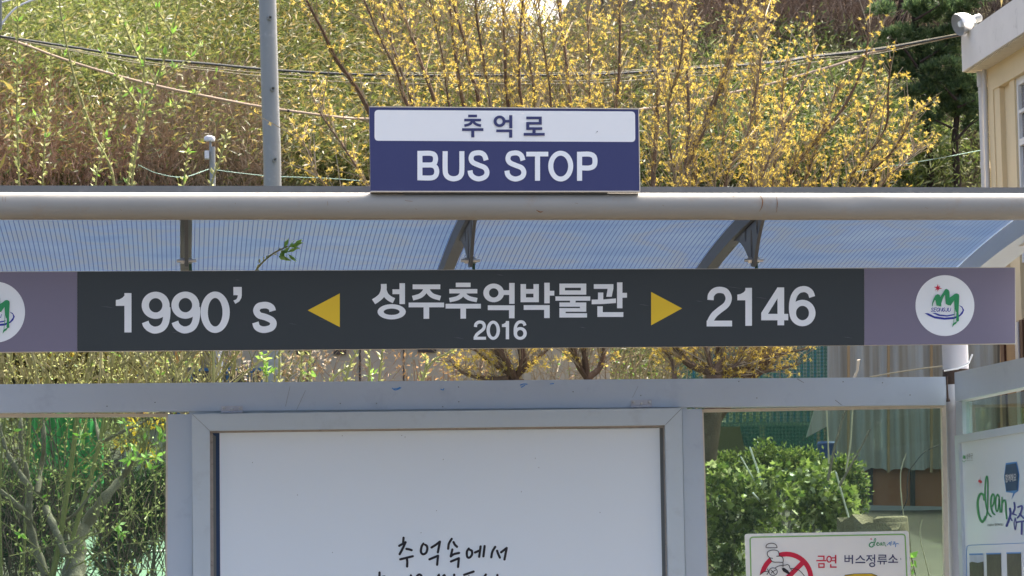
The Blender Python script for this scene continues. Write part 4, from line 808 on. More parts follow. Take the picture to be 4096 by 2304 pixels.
# ------------------------------------------------------------------ pole, small post, lamp post
PO = empty('utility_pole', Vector((PY(1088, 2200, 9).x, 9, terr(7, 9))), 'tall round grey metal pole with short bolt stubs, left of the BUS STOP board', 'pole')
p3 = smooth3(P3([(1088, 2330), (1088, 1500), (1090, 745), (1080, 372), (1070, 0), (1062, -300)], 9), 5)
MB().tube(p3, taper(len(p3), 0.0605, 0.0575), 28).build('shaft', M['gpole'], PO, True)
for x, y in ((1077.6, 72), (1089, 356), (1096, 639)):
    c = PY(x, y, 9-0.05); o = Vector(c); MB().lathe(o, (0.12, -1, -0.05), [(0, 0.018), (0.016, 0.018), (0.016, 0.0145), (0.034, 0.0145), (0.034, 0.009), (0.012, 0.008), (0.010, 0.0)], 12).build('bolt_stub', M['gpole'], PO)
YQ = 10.5
SPo = empty('sensor_post', Vector((PY(846, 2200, YQ).x, YQ, terr(6, YQ))), 'thin grey post topped by a pale domed sensor with a small white box', 'post')
z1 = lambda x, y: PY(x/1.906, y/1.906, YQ)
c = z1(1618, 1120); MB().tube([Vector((c.x, YQ, terr(c.x, YQ)-0.1)), c], 0.021, 14).build('post', M['gpole'], SPo, True)
c = z1(1604, 1090); MB().tube([z1(1607, 1290), c, z1(1603, 1078)], 0.009, 10).build('mast', M['gpole'], SPo, True)
a_, b_ = z1(1560, 1215), z1(1594, 1155); MB().box((a_.x, YQ-0.06, a_.z), (b_.x, YQ+0.01, b_.z)).build('box', M['post'], SPo)
c = z1(1597, 1078); MB().lathe(c, (0.05, 0, 1), [(0, 0.010), (0.003, 0.038), (0.022, 0.040), (0.034, 0.034), (0.040, 0.018), (0.041, 0)], 18).build('dome_cap', M['post'], SPo, True)
LPo = empty('lamp_post', Vector((PY(-6, 2200, 9.5).x, 9.5, terr(5, 9.5))), 'pale metal post with a curved bracket arm at the far left top corner', 'lamp post')
p3 = P3([(-16, 2330), (-15, 1200), (-14, 200)], 9.5); MB().tube(p3, 0.013, 12).build('post', M['gpole'], LPo, True)
MB().tube(smooth3(P3([(4, 100), (35, 60), (75, 25), (150, -6), (260, -30)], 9.5)), 0.007, 8).build('arm', M['post'], LPo, True)
MB().tube(smooth3(P3([(-8, 12), (30, 3), (80, -12)], 9.5)), 0.006, 8).build('stay', M['post'], LPo, True)
MB().tube(P3([(-14, 205), (-12, 122), (3, 118), (3, -300)], 9.5), 0.009, 10).build('upper_post', M['gpole'], LPo, True)

# ------------------------------------------------------------------ overhead cables, from the lamp post to the cream building
YBL, YBR = 9.5, 16.4
m_wb = paint('black_cable', (0.03, 0.035, 0.038), 0.7, 0.15, 0.2, 30, (0.10, 0.25, 0.20), 0.6); m_wc = paint('beige_cable', (0.32, 0.255, 0.195), 0.9, 0.05, 0.1, 20); m_wl = paint('pale_wire', (0.24, 0.225, 0.165), 0.9, 0.05, 0.2, 20)
MAIN = [(0, 145), (300, 190), (560, 232), (830, 255), (1110, 281), (1500, 300), (2000, 302), (2367, 299), (2630, 283), (2892, 267), (3100, 251), (3258, 227), (3515, 197), (3845, 137)]
def cable(name, pts, px, mat, label, off=0.0):
    p3 = smooth3(P3(pts, YBL+off, YBR+off), 5); return tag(MB().tube(p3, [px*0.5*(p.y+13.2)/13400 for p in p3], 8).build(name, mat, None, True), label, 'cable')
cable('cable', MAIN, 10, m_wb, 'thick black cable sagging from the left edge across to the cream roof corner')
cable('cable', [(x, y+5+2.2*math.sin(x*0.011)*3+14*math.sin(math.pi*x/3845)**0.6) for x, y in MAIN], 4, m_wl, 'thin pale wire hanging just under the thick black cable', 0.05)
cable('cable', [(x, y+4+30*math.sin(math.pi*x/3845)**0.7) for x, y in MAIN], 4, m_wl, 'lowest of the thin pale wires bundled under the thick black cable', 0.1)
cable('cable', [(x, y-4-6*math.sin(math.pi*x/3845)) for x, y in MAIN[5:]], 3.5, m_wl, 'pale wire running just above the black cable on its way to the roof floodlight', -0.05)
bc = cable('cable', [(0, 144), (105, 181), (252, 236), (446, 296), (630, 344), (839, 388), (1039, 426), (1315, 464), (1472, 476), (1900, 484), (2300, 468), (2559, 438), (2735, 414), (2892, 378), (3080, 336), (3363, 254), (3515, 203), (3845, 139)], 11, m_wc, 'thick beige cable with dark tape marks sagging lowest, passing behind the BUS STOP board')
for x, y in ((105, 181), (405, 284), (590, 334), (755, 371), (945, 408), (1153, 443), (1385, 469)):
    Y = YBL+(YBR-YBL)*x/3845*0.92; c = PY(x, y, 0); t = x/3845
    best = min(bc.data.vertices, key=lambda v: ((v.co.x-PY(x, y, v.co.y).x)**2)).co; d = Vector((1, 0.1, -0.2)).normalized(); o = PY(x, y, best.y)
    MB().tube([o-d*0.008, o+d*0.008], 0.0118, 8).build('tape_band', M['black'], bc)
cable('rope', Z1((1050, 1255), (1200, 1322), (1400, 1350), (1590, 1290)), 3, paint('teal_rope', (0.08, 0.17, 0.14), 0.8), 'teal rope sagging to the left side of the sensor post', 1.0)['category'] = 'rope'
cable('rope', Z1((1600, 1290), (1850, 1322), (2097, 1345), (2500, 1360), (3000, 1400)), 3, paint('teal_rope', (0.08, 0.17, 0.14), 0.8), 'teal rope running right from the sensor post behind the grey pole', 1.0)['category'] = 'rope'
cable('rope', Z4((760, 1320), (1400, 1215), (1770, 1145)), 3, paint('teal_rope', (0.08, 0.17, 0.14), 0.8), 'faint teal rope in front of the bamboo, running up to the cream building', 2.0)['category'] = 'rope'

# ------------------------------------------------------------------ cream building on the right
ang = math.radians(0.2); e_ = Vector((-math.sin(ang), -math.cos(ang), 0)); v_ = Vector((math.cos(ang), -math.sin(ang), 0))
CB = PY(3849, 288, 16.4); ZB = CB.z; ZT = PY(3845, 144, 16.4).z
def bp(u, v, z): return Vector((CB.x, CB.y, 0))+e_*u+v_*v+Vector((0, 0, z))
def bbox(mb, u0, u1, v0, v1, z0, z1):
    c = [bp(u, v, z) for u, v, z in ((u0, v0, z0), (u1, v0, z0), (u1, v0, z1), (u0, v0, z1))]; mb.prism(c, tuple(v_*(v1-v0))); return mb
m_cream = paint('cream_render', (0.64, 0.52, 0.32), 0.85, 0.2, 0.05, 1.5, (0.42, 0.33, 0.2), 0.3, 0.1); m_fasc = paint('weathered_white', (0.60, 0.575, 0.53), 0.85, 0.2, 0.1, 2.5, (0.20, 0.19, 0.17), 0.55, 0.1)
m_soff = paint('peeling_soffit', (0.60, 0.55, 0.44), 0.9, 0.2, 0.1, 5, (0.25, 0.2, 0.13), 0.7)
m_pvc = paint('grey_pipe', (0.50, 0.49, 0.47), 0.5, 0.3, 0.05, 5); m_wfr = paint('white_window_frame', (0.72, 0.71, 0.68), 0.4, 0.4, 0.03, 4); m_dglass = paint('dark_window', (0.16, 0.155, 0.15), 0.06, 0.6, 0.3, 0.8)
m_brn = paint('brown_wood', (0.11, 0.045, 0.025), 0.5, 0.4, 0.2, 6); m_tan = paint('tan_wood', (0.40, 0.27, 0.14), 0.6, 0.3, 0.15, 5)
BD = empty('cream_building', bp(3, 2, 1.8), 'cream rendered building with a stained white roof edge at the right edge', 'building')
bbox(MB(), 0, 9, 0, 8, ZB, ZT).build('roof_edge', m_fasc, BD)
bbox(MB(), 0.03, 9, 0.03, 7.9, ZB-0.012, ZB-0.001).build('soffit', m_soff, BD)
zg = 1.7; zbm = PX(3982, 351, bp(0.45, 0.17, 0).x).z
W_ = 0.18
wm = MB(); bbox(wm, 0.20, 0.40, W_, W_+5, zg, ZB-0.013); wm.build('corner_column', m_cream, BD)
bbox(MB(), 0.40, 9, W_-0.0, W_+0.3, zbm, ZB-0.013).build('lintel', m_cream, BD)
bbox(MB(), 0.40, 0.60, W_+0.01, W_+0.3, zg, zbm-0.001).build('wall', m_cream, BD); bbox(MB(), 0.60, 0.92, W_+0.055, W_+0.3, zg, zbm-0.001).build('wall', m_cream, BD); bbox(MB(), 0.92, 1.09, W_+0.02, W_+0.3, zg, zbm-0.001).build('pilaster', m_cream, BD)
zs = 4.05
bbox(MB(), 2.67, 8.9, W_+0.02, W_+0.4, zs+0.001, ZB-0.013).build('wall', m_cream, BD); bbox(MB(), 1.2, 8.88, W_+0.41, 7.5, zg, ZB-0.014).build('inner_block', m_cream, BD)
bbox(MB(), 1.09, 9, W_+0.10, W_+0.4, zg, zs).build('wall', m_cream, BD)
wf = MB(); zw1 = zbm-0.001; zmid = zbm-0.27
zr = [PX(4070, y, bp(1.2, W_+0.05, 0).x).z for y in (335, 451, 577)]
bbox(wf, 1.09, 1.14, W_+0.04, W_+0.10, zs, zw1); bbox(wf, 1.14, 2.6, W_+0.045, W_+0.10, zr[0]-0.02, zw1); bbox(wf, 1.14, 2.6, W_+0.045, W_+0.10, zr[1]-0.018, zr[1]+0.012); bbox(wf, 1.14, 2.6, W_+0.04, W_+0.10, zr[2]-0.03, zr[2]+0.03); bbox(wf, 2.6, 2.66, W_+0.04, W_+0.1, zs, zw1)
wfo = wf.build('window', m_wfr, BD); bbox(MB(), 1.13, 2.61, W_+0.07, W_+0.09, zs, zw1-0.02).build('pane', m_dglass, wfo)
mm = MB(); mm.tube([bp(0.10, W_-0.02, zg), bp(0.10, W_-0.02, ZB-0.01)], 0.040, 14); mm.tube([bp(0.10, W_-0.02, ZB-0.15), bp(0.10, W_-0.02, ZB-0.01)], 0.050, 14); mm.tube([bp(0.10, W_-0.02, 5.0), bp(0.10, W_-0.02, 5.06)], 0.045, 14); mm.build('drainpipe', m_pvc, BD, True)
MB().tube([bp(0.205, W_-0.025, zg), bp(0.205, W_-0.025, ZB-0.01)], 0.02, 10).build('conduit', m_pvc, BD, True)
# lower storey seen between banner and beam: boarded shutters and a mesh window
zl = 3.62; u = -0.45
bbox(MB(), -0.55, 0.2, W_+0.02, W_+3, zg, zl).build('annex_wall', m_cream, BD)
for du, mt, nm, dv in ((0.35, m_dglass, 'mesh_window', 0.0), (0.09, m_wfr, 'window_post', 0.02), (0.12, m_brn, 'shutter_board', 0.04), (0.22, m_tan, 'shutter_board', 0.025), (0.22, m_tan, 'shutter_board', 0.03), (0.13, m_brn, 'shutter_board', 0.045), (0.2, m_tan, 'shutter_board', 0.025), (0.18, m_tan, 'shutter_board', 0.03), (0.12, m_wfr, 'window_post', 0.04), (0.12, m_brn, 'shutter_board', 0.03), (1.6, m_brn, 'door', 0.02)):
    bbox(MB(), u, u+du-0.004, W_-dv, W_-0.001 if u < 0.9 else W_+0.09, 2.0, zl-0.05-dv).build(nm, mt, BD); u += du
# floodlight at the roof corner
FLo = PY(3838, 110, 16.2); FL = empty('floodlight', FLo, 'silver bowl floodlight clamped to the white roof corner', 'floodlight')
k_ = 1.15*29.4/13400
ax = Vector((0.86, 0.25, 0.30)).normalized(); rim = PY(2996+1592/1.906, 190/1.906, 16.1)
m_al = paint('ribbed_aluminium', (0.62, 0.62, 0.60), 0.35, 0.5, 0.15, 25, (0.35, 0.35, 0.34), 0.5, 0.1, 0.6)
MB().lathe(rim, ax, [(0.0, 40*k_), (3*k_, 41*k_), (25*k_, 38*k_), (42*k_, 32*k_), (56*k_, 22*k_), (63*k_, 14*k_), (74*k_, 13*k_)], 28).build('reflector', m_al, FL, True)
MB().lathe(rim, ax, [(6*k_, 10*k_), (20*k_, 14*k_), (40*k_, 10*k_), (58*k_, 7*k_)], 14, True).build('bulb', M['vinyl'], FL, True)
MB().lathe(rim+ax*70*k_, ax, [(0, 9*k_), (2*k_, 15*k_), (26*k_, 15*k_), (30*k_, 10*k_), (31*k_, 0)], 16, True).build('lamp_holder', M['gpole'], FL, True)
mb = MB(); mb.tube([rim+ax*66*k_+Vector((0, 0, -0.03)), rim+ax*78*k_+Vector((0.01, 0, -0.10)), Vector((rim.x+0.22, rim.y+0.1, ZT-0.02))], 0.012, 6); mb.tube([rim+ax*72*k_, rim+ax*86*k_+Vector((0, 0, -0.12))], 0.014, 6); mb.build('bracket', M['gpole'], FL)

# ------------------------------------------------------------------ yard behind the shelter
# pale low house in the middle distance
YBH = 20.0
m_bei = paint('beige_wall', (0.37, 0.345, 0.275), 0.85, 0.2, 0.05, 1.0, (0.36, 0.32, 0.26), 0.3); m_blu = paint('blue_frame', (0.02, 0.11, 0.24), 0.5, 0.4, 0.15, 4); m_org = paint('orange_wood', (0.48, 0.25, 0.06), 0.6, 0.3, 0.2, 3); m_drk = paint('dark_opening', (0.045, 0.04, 0.04), 0.5, 0.3, 0.3, 3)
HB = empty('beige_house', Vector((PY(1500, 1500, YBH).x, YBH, terr(5, YBH))), 'long low beige house with blue framed windows glimpsed under the banner', 'house')
def wallq(nm, x0, y0, x1, y1, mat, dY, th, par=HB):
    mb = MB(); slab(mb, [(x0, y0), (x1, y0), (x1, y1), (x0, y1)], YBH-dY, th); return mb.build(nm, mat, par)
wallq('wall', 480, 1180, 2440, 2200, m_bei, 0, 3.0); wallq('roof', 430, 1120, 2490, 1182, m_drk, 0.4, 3.8)
wallq('wall_joint', 1436, 1190, 1443, 2190, m_drk, 0.01, 0.009); wallq('wall_joint', 1612, 1190, 1618, 2190, m_drk, 0.01, 0.009)
wallq('wall_panel', 1444, 1190, 1611, 2190, paint('beige_panel', (0.40, 0.35, 0.28), 0.85), 0.005, 0.004)  # slightly warmer beige panel between the wall joints
for x0, x1 in ((1335, 1385), (1672, 1745), (1180, 1235)): wallq('window', x0, 1250, x1, 1418 if x0 != 1672 else 1409, m_drk, 0.03, 0.028)
for x0, x1 in ((545, 720), (905, 1000), (1000, 1055), (760, 890)):
    fw = wallq('window', x0, 1472, x1, 1700, m_blu, 0.10, 0.09); wallq('pane', x0+12, 1484, x1-12, 1690, m_drk, 0.11, 0.009, fw)
for x0, x1 in ((610, 640), (700, 740), (770, 800), (845, 860)): wallq('timber_post', x0, 1200, x1, 1471, m_org, 0.12, 0.11)
wallq('pale_column', 860, 1190, 893, 2190, m_wfr, 0.2, 0.12)
# bright green sheet fence at the left
YG = 12.0; m_gs = paint('bright_green_sheet', (0.06, 0.33, 0.09), 0.5, 0.3, 0.08, 3)
mb = MB(); N_ = 40; xs = [105+i*(415-105)/N_ for i in range(N_+1)]
for i in range(N_):
    dA, dB = 0.03*math.sin(i*1.1)+0.02*math.sin(i*0.37), 0.03*math.sin((i+1)*1.1)+0.02*math.sin((i+1)*0.37); yt = lambda x: 1640+(0 if x < 300 else 35)
    mb.add([PY(xs[i], 1960, YG+dA), PY(xs[i+1], 1960, YG+dB), PY(xs[i+1], yt(xs[i+1]), YG+dB), PY(xs[i], yt(xs[i]), YG+dA)], [(0, 1, 2, 3)])
    mb.add([PY(xs[i], 1960, YG+dA+0.004), PY(xs[i+1], 1960, YG+dB+0.004), PY(xs[i+1], yt(xs[i+1]), YG+dB+0.004), PY(xs[i], yt(xs[i]), YG+dA+0.004)], [(3, 2, 1, 0)])
tag(mb.build('green_sheet', m_gs, None, True), 'bright green corrugated sheet standing behind the gnarled willow trunks', 'fence panel')
# pale green paving with white lines
m_gp = paint('pale_green_paving', (0.10, 0.155, 0.115), 0.85, 0.2, 0.1, 4, (0.20, 0.24, 0.15), 0.5, 0.2)
xa, xb = PY(250, 2200, 8).x, PY(1500, 2200, 8).x
def sheet(name, x0, x1, y0, y1, dz, mat, n=10):
    vs = []; fs = []
    for j in range(n+1):
        for i in range(n+1): x = x0+(x1-x0)*i/n; y = y0+(y1-y0)*j/n; vs.append((x, y, terr(x, y)+dz))
    for j in range(n):
        for i in range(n): q = j*(n+1)+i; fs.append((q, q+1, q+n+2, q+n+1))
    return MB().add(vs, fs).build(name, mat, kind='structure')
sheet('green_paving', xa, xb, 4.0, 10.4, 0.02, m_gp, 24); sheet('paving_line', xa, xb, 8.35, 8.48, 0.028, paint('pale_line', (0.35, 0.36, 0.33), 0.8), 24); sheet('paving_line', xa, xb, 6.9, 6.94, 0.028, m_drk, 24); sheet('paving_line', xa, xb, 9.4, 9.43, 0.028, m_drk, 24)
# clipped dark conifers at the left
m_con = leafm('conifer_leaf', [(0, (0.012, 0.03, 0.010, 1)), (0.6, (0.035, 0.085, 0.02, 1)), (1, (0.09, 0.17, 0.04, 1))], 0.25, 0.03)
m_wood = m_bark2
def puffs(specs, Y, n, ln, wf, dep=0.35, upb=0.2):
    C, D, L = [], [], []
    for (x, y, rx, ry) in specs:
        c = PY(x, y, Y); kx = rx*(Y+13.2)/13400; kz = ry*(Y+13.2)/13400; m_ = int(n*rx*ry/2500)
        d = rng.normal(size=(m_, 3)); d /= np.linalg.norm(d, axis=1, keepdims=True); r = np.where(rng.uniform(size=(m_, 1)) < 0.12, rng.uniform(1.0, 1.4, (m_, 1)), rng.uniform(0.5, 1.05, (m_, 1)))
        C.append(np.array(c)+d*r*np.array([kx, max(kx, kz)*dep*2, kz])); D.append(d+rng.normal(size=(m_, 3))*0.6+np.array([0, 0, upb])); L.append(ln*rng.uniform(0.6, 1.3, m_))
    return np.concatenate(C), np.concatenate(D), np.concatenate(L)
def bush(name, specs, Y, n, ln, wf, mat, label, cat, stems=5, group=None, upb=0.2, base=None, wood=None):
    bx = base if base else sum(s[0] for s in specs)/len(specs); b3 = PY(bx, 2250, Y); z = terr(b3.x, Y); T = empty(name, Vector((b3.x, Y, z)), label, cat, group)
    mb = MB()
    for i in range(stems):
        s = specs[int(rng.integers(len(specs)))]; t = PY(s[0]+rng.uniform(-.4, .4)*s[2], s[1]-s[3]*0.2, Y); g = Vector((b3.x+rng.uniform(-.08, .08), Y+rng.uniform(-.08, .08), z-0.05)); m_ = g.lerp(t, 0.5)+Vector(rng.normal(size=3))*0.05
        q = smooth3([g, m_, t], 5); mb.tube(q, taper(len(q), 0.012, 0.004), 6)
    mb.build('stems', wood or m_bark2, T, True)
    C, D, L = puffs(specs, Y, n, ln, wf, upb=upb); V, Q = leaf_arrays(C, D, L, L*wf, 0.1); arr('foliage', V, Q, mat, T, 'stuff'); return T
bush('conifer', [(560, 1990, 110, 95), (640, 1960, 60, 100), (470, 2010, 90, 80), (600, 2080, 70, 80), (480, 2090, 80, 70), (690, 2010, 60, 110), (440, 2220, 60, 90), (520, 2170, 70, 70), (560, 2060, 80, 80)], 4.8, 900, 0.03, 0.28, m_con, 'dark green conifer right of the willow trunks, above the pale green paving', 'conifer')
bush('conifer', [(60, 2050, 110, 120), (190, 2000, 90, 120), (-60, 2100, 120, 160), (130, 2190, 120, 90), (300, 2010, 70, 90), (20, 1930, 80, 60)], 5.4, 800, 0.03, 0.28, m_con, 'dark green conifer behind the gnarled willow trunks at the left edge', 'conifer')
m_fors = leafm('golden_leaf', [(0, (0.45, 0.28, 0.02, 1)), (1, (0.70, 0.50, 0.05, 1))], 0.4, 0.02)
bush('golden_shrub', [(555, 1695, 40, 34), (500, 1770, 26, 30), (595, 1820, 22, 40), (630, 1690, 30, 20)], 7.5, 110, 0.05, 0.5, m_fors, 'small patch of golden yellow shrub beside the bright green sheet', 'shrub')
bush('golden_shrub', [(30, 1490, 120, 90), (170, 1460, 90, 80), (300, 1480, 90, 80), (90, 1590, 140, 60), (420, 1480, 80, 80), (510, 1500, 60, 70)], 9.0, 200, 0.06, 0.4, leafm('olive_leaf', [(0, (0.02, 0.022, 0.008, 1)), (0.65, (0.07, 0.065, 0.02, 1)), (1, (0.35, 0.28, 0.05, 1))], 0.4, 0.02), 'dark loose shrub flecked with yellow behind the willow stems under the banner', 'shrub')
bush('budding_shrub', [(940, 1450, 60, 50), (1150, 1460, 70, 50), (1260, 1440, 60, 60), (1010, 1500, 50, 40), (1190, 1510, 60, 30)], 10.0, 90, 0.04, 0.4, leafm('pink_bud', [(0, (0.14, 0.09, 0.05, 1)), (0.7, (0.26, 0.2, 0.11, 1)), (1, (0.56, 0.5, 0.40, 1))], 0.3, 0.02), 'sparse brownish budding shrub in front of the beige house', 'shrub', 14)
bush('budding_shrub', [(1640, 1450, 90, 60), (1800, 1470, 90, 50), (1940, 1450, 70, 60), (1720, 1510, 80, 30)], 10.5, 30, 0.04, 0.35, leafm('tan_bud', [(0, (0.2, 0.12, 0.05, 1)), (1, (0.42, 0.27, 0.12, 1))], 0.3, 0.02), 'bare tan twiggy shrub before the plain part of the beige house', 'shrub', 26, wood=paint('tan_bark', (0.30, 0.2, 0.12), 0.9))
# rust coloured shed wall under streaked plastic sheeting
YR_ = 13.6
m_rust = paint('rust_panel', (0.33, 0.14, 0.07), 0.8, 0.2, 0.15, 1.5, (0.12, 0.06, 0.035), 0.5, 0.1)
m_pl = bpy.data.materials.new('plastic_film'); m_pl.use_nodes = True
def plastic(m):
    L = m.node_tree.links; b = m.node_tree.nodes['Principled BSDF']; tc = N(m, 'ShaderNodeTexCoord'); mp = N(m, 'ShaderNodeMapping'); mp.inputs['Scale'].default_value = (22, 4, 0.4); n = N(m, 'ShaderNodeTexNoise'); n.inputs['Scale'].default_value = 1.2; n.inputs['Detail'].default_value = 6
    L.new(tc.outputs['Object'], mp.inputs[0]); L.new(mp.outputs[0], n.inputs['Vector']); rp = N(m, 'ShaderNodeValToRGB'); rp.color_ramp.elements[0].position = 0.3; rp.color_ramp.elements[0].color = (0.26, 0.23, 0.18, 1); rp.color_ramp.elements[1].position = 0.72; rp.color_ramp.elements[1].color = (0.42, 0.415, 0.37, 1)
    L.new(n.outputs['Fac'], rp.inputs[0]); L.new(rp.outputs[0], b.inputs['Base Color']); b.inputs['Roughness'].default_value = 0.3; bp_ = N(m, 'ShaderNodeBump'); bp_.inputs['Strength'].default_value = 0.5; bp_.inputs['Distance'].default_value = 0.02; L.new(n.outputs['Fac'], bp_.inputs['Height']); L.new(bp_.outputs['Normal'], b.inputs['Normal'])
plastic(m_pl)
SD = empty('shed', Vector((PY(3560, 2030, YR_).x, YR_, terr(8, YR_))), 'rust brown shed wall with a streaked plastic sheet hanging over its upper half', 'shed')
mb = MB(); slab(mb, [(3300, 1700), (4000, 1690), (4000, 2060), (3300, 2030)], YR_, 2.5); mb.build('wall', m_rust, SD)
mb = MB(); slab(mb, [(3296, 1100), (4000, 1100), (4000, 1702), (3296, 1702)], YR_, 2.5); mb.build('upper_wall', paint('grey_boards', (0.2, 0.18, 0.15), 0.8), SD)
mb = MB(); top = []; bot = []; n = 70
for i in range(n+1):
    x = 3308+(3990-3308)*i/n; dd = -0.05-0.010*math.sin(i*0.5)-0.006*math.sin(i*1.3+1); top.append(PY(x, 1098, YR_+dd)); bot.append(PY(x, 1877+5*math.sin(i*0.55)+3*math.sin(i*1.31), YR_+dd*1.2))
mb.add(top+bot, [(n+1+i, n+2+i, i+1, i) for i in range(n)]); mb.add([p+Vector((0, 0.004, 0)) for p in top+bot], [(i, i+1, n+2+i, n+1+i) for i in range(n)]); mb.build('plastic_sheet', m_pl, SD, True)
for x, wd, mt in ((3482, 20, m_drk), (3652, 18, m_drk), (3555, 8, m_tan), (3727, 9, m_tan), (3395, 9, m_tan)):
    mb = MB(); slab(mb, [(x-wd/2, 1105), (x+wd/2, 1105), (x+wd/2, 2052 if mt is m_drk else 1890), (x-wd/2, 2052 if mt is m_drk else 1890)], YR_-0.12 if mt is m_tan else YR_-0.03, 0.028); mb.build('batten' if mt is m_tan else 'post', mt, SD)
mb = MB(); slab(mb, [(3300, 2018), (4000, 2030), (4000, 2080), (3300, 2060)], YR_-0.04, 0.035); mb.build('footing', m_conc, SD)
# blue picket fence, net, dark boards
YF_ = 11.6
FN = empty('picket_fence', Vector((PY(3080, 2100, YF_).x, YF_, terr(8, YF_))), 'blue metal picket fence under the banner, left of the plastic sheeting', 'fence')
m_bf = paint('blue_fence_paint', (0.015, 0.10, 0.22), 0.5, 0.4, 0.15, 5)
for i, x in enumerate(np.arange(2770, 3300, 27)):
    mb = MB(); slab(mb, [(x, 1330), (x+10, 1330), (x+10, 2000), (x, 2000)], YF_, 0.012); mb.build('picket', m_bf, FN)
for y in (1690, 1350): mb = MB(); slab(mb, [(2760, y), (3305, y-4), (3305, y+10), (2760, y+14)], YF_-0.03, 0.028); mb.build('rail', paint('beige_rail', (0.3, 0.28, 0.2), 0.7), FN)
m_net = bpy.data.materials.new('green_net'); m_net.use_nodes = True
def netmat(m):
    nd = m.node_tree.nodes; L = m.node_tree.links; b = nd['Principled BSDF']; b.inputs['Base Color'].default_value = (0.03, 0.14, 0.09, 1); out = nd['Material Output']; tr = N(m, 'ShaderNodeBsdfTransparent'); tc = N(m, 'ShaderNodeTexCoord'); ch = N(m, 'ShaderNodeTexChecker'); ch.inputs['Scale'].default_value = 55
    mp = N(m, 'ShaderNodeMapping'); mp.inputs['Rotation'].default_value = (0, 0.78, 0); L.new(tc.outputs['Object'], mp.inputs[0]); L.new(mp.outputs[0], ch.inputs['Vector']); mx = N(m, 'ShaderNodeMixShader'); md = N(m, 'ShaderNodeMath'); md.operation = 'MULTIPLY_ADD'; md.inputs[1].default_value = 0.45; md.inputs[2].default_value = 0.25
    L.new(ch.outputs['Fac'], md.inputs[0]); L.new(md.outputs[0], mx.inputs[0]); L.new(tr.outputs[0], mx.inputs[1]); L.new(b.outputs[0], mx.inputs[2]); L.new(mx.outputs[0], out.inputs[0])
netmat(m_net)
mb = MB(); slab(mb, [(2700, 1340), (3310, 1340), (3310, 2000), (2700, 2000)], YF_-0.35, 0.003); tag(mb.build('net', m_net), 'fine green net hung in front of the blue picket fence', 'net')
mb = MB(); slab(mb, [(2790, 1706), (3255, 1702), (3255, 2010), (2790, 2010)], YF_-0.22, 0.03); tag(mb.build('board', paint('teal_board', (0.012, 0.055, 0.05), 0.6, 0.3, 0.3, 3)), 'dark teal board leaning at the foot of the blue fence', 'board')
mb = MB(); slab(mb, [(2880, 1706), (2960, 1706), (2985, 1830), (2870, 1830)], YF_-0.5, 0.03); tag(mb.build('board', paint('olive_board', (0.10, 0.10, 0.045), 0.8, 0.2, 0.2, 5)), 'olive tan sheet leaning before the dark teal board', 'board')
mb = MB(); slab(mb, [(3040, 1700), (3062, 1700), (3062, 1780), (3040, 1790)], YF_-0.26, 0.03); tag(mb.build('stake', m_tan), 'short tan wooden stake against the dark teal board', 'stake')
c = PY(3308, 1800, 10.0); MB_ = MB().lathe((c.x, 10.0, terr(c.x, 10)), (0, 0, 1), [(0, 0), (0, 0.062), (0.02, 0.066), (c.z-terr(c.x, 10)+0.02, 0.066), (c.z-terr(c.x, 10)+0.045, 0.07), (c.z-terr(c.x, 10)+0.06, 0.06), (c.z-terr(c.x, 10)+0.06, 0)], 20); tag(MB_.build('drum', paint('blue_plastic', (0.015, 0.05, 0.16), 0.5, 0.4, 0.2, 6), None, True), 'dark blue plastic drum at the left foot of the plastic sheeting', 'drum')
mb = MB(); slab(mb, [(3258, 1640), (3318, 1640), (3318, 1700), (3225, 1750)], 10.6, 0.02); tag(mb.build('sheet', m_pl), 'small grey plastic sheet draped above the blue drum', 'plastic sheet')
# leafy shrubs in front
m_priv = leafm('privet_leaf', [(0, (0.03, 0.06, 0.012, 1)), (0.5, (0.12, 0.165, 0.03, 1)), (1, (0.30, 0.33, 0.10, 1))], 0.4, 0.03)
m_mal = leafm('mallow_leaf', [(0, (0.03, 0.06, 0.015, 1)), (0.45, (0.115, 0.155, 0.032, 1)), (0.8, (0.22, 0.265, 0.06, 1)), (1, (0.40, 0.40, 0.24, 1))], 0.45, 0.05)
def zb(x, y): return (2700+x/1.803, 1500+y/1.803)
bush('privet', [(*zb(330, 640), 55, 45), (*zb(420, 650), 50, 50), (*zb(640, 560), 50, 50), (*zb(560, 640), 60, 50), (*zb(730, 610), 60, 50), (*zb(860, 610), 60, 45), (*zb(980, 620), 60, 45), (*zb(660, 720), 90, 60), (*zb(850, 740), 90, 70), (*zb(1020, 720), 60, 60)], 5.6, 330, 0.026, 0.5, m_priv, 'small leaved green shrub in front of the blue fence and teal board', 'shrub', 10)
bush('privet', [(*zb(1180, 680), 55, 50), (*zb(1250, 700), 60, 60), (*zb(1290, 800), 60, 70), (*zb(1300, 920), 50, 60), (*zb(1230, 840), 60, 80), (*zb(1180, 940), 60, 80)], 4.6, 330, 0.026, 0.5, m_priv, 'small leaved green shrub left of the tree stump, by the leaning white rod', 'shrub', 8)
